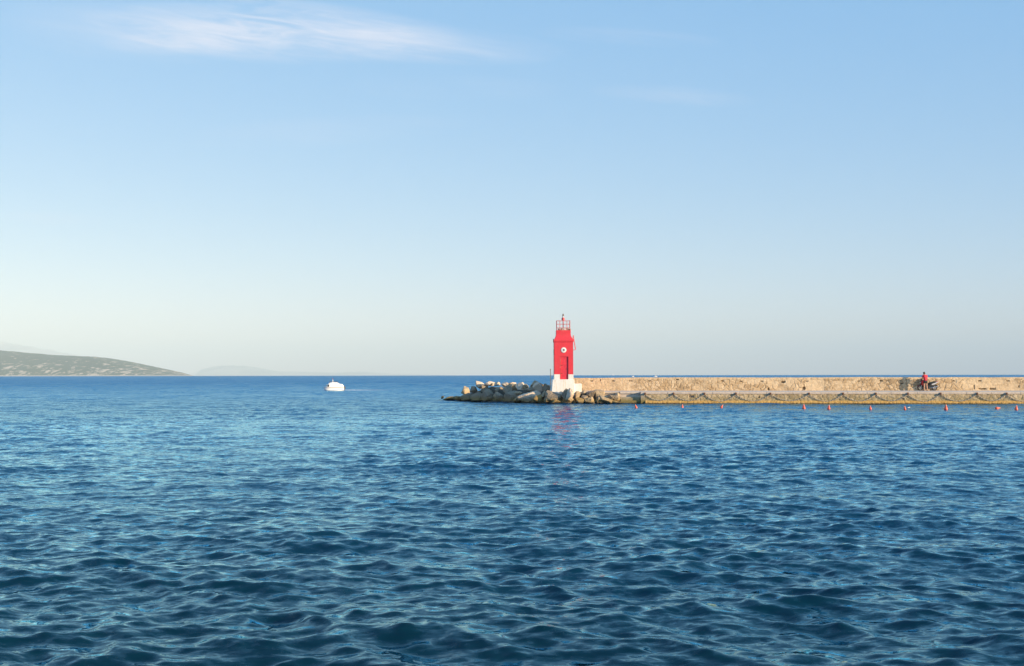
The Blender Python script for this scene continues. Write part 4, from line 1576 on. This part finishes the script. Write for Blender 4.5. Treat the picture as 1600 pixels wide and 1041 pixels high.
def make_person():
    p = pix(1446.4, 610.6, 93.15)
    root = thing('person', 'person in red shirt and dark shorts standing with back turned beside the scooter', 'person', (p.x, p.y, DECK(p)), 0.18)
    J = {'pelvis': (0, 0, 0.93), 'waist': (-0.005, 0.02, 1.10), 'chest': (-0.01, 0.05, 1.30), 'neck': (-0.02, 0.09, 1.49), 'skull': (-0.03, 0.12, 1.58), 'crown': (-0.03, 0.13, 1.665),
         'hl': (-0.10, 0, 0.90), 'kl': (-0.125, 0.02, 0.49), 'al': (-0.145, -0.03, 0.09), 'tl': (-0.175, 0.13, 0.035),
         'hr': (0.10, 0, 0.90), 'kr': (0.135, 0.015, 0.49), 'ar': (0.165, -0.03, 0.09), 'tr': (0.205, 0.13, 0.035),
         'sl': (-0.18, 0.06, 1.42), 'el': (-0.27, 0.13, 1.15), 'wl': (-0.24, 0.36, 1.07), 'pl': (-0.235, 0.43, 1.05),
         'sr': (0.165, 0.05, 1.42), 'er': (0.235, 0.03, 1.14), 'wr': (0.27, 0.11, 0.91), 'pr': (0.275, 0.13, 0.84)}
    names = list(J)
    E_ = [('pelvis', 'waist'), ('waist', 'chest'), ('chest', 'neck'), ('neck', 'skull'), ('skull', 'crown'), ('pelvis', 'hl'), ('hl', 'kl'), ('kl', 'al'), ('al', 'tl'),
          ('pelvis', 'hr'), ('hr', 'kr'), ('kr', 'ar'), ('ar', 'tr'), ('chest', 'sl'), ('sl', 'el'), ('el', 'wl'), ('wl', 'pl'), ('chest', 'sr'), ('sr', 'er'), ('er', 'wr'), ('wr', 'pr')]
    rad = {'pelvis': (.15, .11), 'waist': (.13, .10), 'chest': (.155, .11), 'neck': .055, 'skull': (.078, .09), 'crown': (.07, .08), 'hl': .09, 'kl': .058, 'al': .042, 'tl': (.045, .025),
           'hr': .09, 'kr': .058, 'ar': .042, 'tr': (.045, .025), 'sl': .058, 'el': .042, 'wl': .029, 'pl': (.036, .02), 'sr': .058, 'er': .042, 'wr': .029, 'pr': (.036, .02)}

    def extras(b):
        for wv, pv, s_ in ((J['wl'], J['pl'], -1), (J['wr'], J['pr'], 1)):
            w_, q = Vector(wv), Vector(pv)
            t = (q - w_).normalized()
            side = t.cross(Vector((1, 0, 0))).normalized()
            inn = Vector((-s_, 0, 0))
            for i, ln in enumerate((0.068, 0.078, 0.073, 0.056)):
                o_ = q + side * (0.027 - 0.018 * i)
                b.tube([o_ - t * 0.01, o_ + t * ln * .5 + inn * 0.008, o_ + t * ln * .85 + inn * 0.03], [0.010, 0.009, 0.007], 6)
            o_ = w_ + (q - w_) * 0.5 + side * 0.03
            b.tube([o_, o_ + side * 0.025 + t * 0.02 + inn * 0.01, o_ + side * 0.03 + t * 0.055 + inn * 0.02], [0.012, 0.010, 0.008], 6)
        c = Vector(J['skull'])
        for s_ in (-1, 1):                                   # ears
            b.tube([c + Vector((s_ * 0.072, -0.005, -0.03)), c + Vector((s_ * 0.086, -0.015, 0.0)), c + Vector((s_ * 0.076, -0.005, 0.03))], [0.010, 0.014, 0.010], 6)
        b.tube([c + Vector((0, 0.085, 0.02)), c + Vector((0, 0.112, -0.02)), c + Vector((0, 0.085, -0.03))], [0.010, 0.015, 0.010], 6)   # nose
        b.tube([c + Vector((-0.025, 0.082, -0.055)), c + Vector((0, 0.092, -0.057)), c + Vector((0.025, 0.082, -0.055))], [0.005, 0.009, 0.005], 6)   # mouth
    body = skin('body', [J[n] for n in names], [(names.index(a), names.index(b)) for a, b in E_], [rad[n] for n in names], M['skin'], root, 0, 2, extras)
    c = Vector(J['skull'])
    for s_ in (-1, 1):
        g = Geo()
        q = c + Vector((s_ * 0.03, 0.082, 0.012))
        g.lathe([(0.001, -0.008), (0.008, -0.003), (0.008, 0.003), (0.001, 0.008)], 8, q, 'Y')
        g.build('eye', M['black'], root)
    # shirt: loose, hanging below the waist, short sleeves
    S_ = [(0, 0.0, 0.855), (-0.002, 0.015, 1.08), (-0.01, 0.05, 1.30), (-0.015, 0.07, 1.42), (-0.02, 0.085, 1.47), (-0.18, 0.06, 1.425), (-0.24, 0.105, 1.24), (0.165, 0.05, 1.425), (0.212, 0.037, 1.23)]
    skin('shirt', S_, [(0, 1), (1, 2), (2, 3), (3, 4), (3, 5), (5, 6), (3, 7), (7, 8)], [(.185, .145), (.175, .135), (.19, .135), (.15, .115), (.07, .07), .082, .078, .082, .078], M['shirt'], root, 2)
    H_ = [(0, 0.0, 1.03), (0, 0, 0.91), (-0.10, 0, 0.84), (-0.118, 0.012, 0.64), (0.10, 0, 0.84), (0.125, 0.01, 0.64)]
    skin('shorts', H_, [(0, 1), (1, 2), (2, 3), (1, 4), (4, 5)], [(.165, .125), (.175, .13), .115, .10, .115, .10], M['shorts'], root, 1)
    T_ = [(-0.03, 0.10, 1.575), (-0.03, 0.115, 1.64), (-0.03, 0.135, 1.685)]
    skin('hair', T_, [(0, 1), (1, 2)], [(.06, .055), (.085, .088), (.06, .062)], M['hair'], root, 1)
    for k_, t_ in (('al', 'tl'), ('ar', 'tr')):
        a, t = Vector(J[k_]), Vector(J[t_])
        g = Geo()
        d = (t - a)
        d.z = 0
        d.normalize()
        q = Vector((-d.y, d.x, 0))
        base = Vector((a.x, a.y, 0.0)) - d * 0.06
        rr = [(0, .034), (.06, .042), (.14, .046), (.22, .042), (.26, .02)]
        g.loft([[base + d * x - q * w_ + Vector((0, 0, z)) for z in (0.002, 0.03)] + [base + d * x + q * w_ + Vector((0, 0, z)) for z in (0.03, 0.002)] for x, w_ in rr])
        g.build('sandal', M['shoe'], root)


make_person()
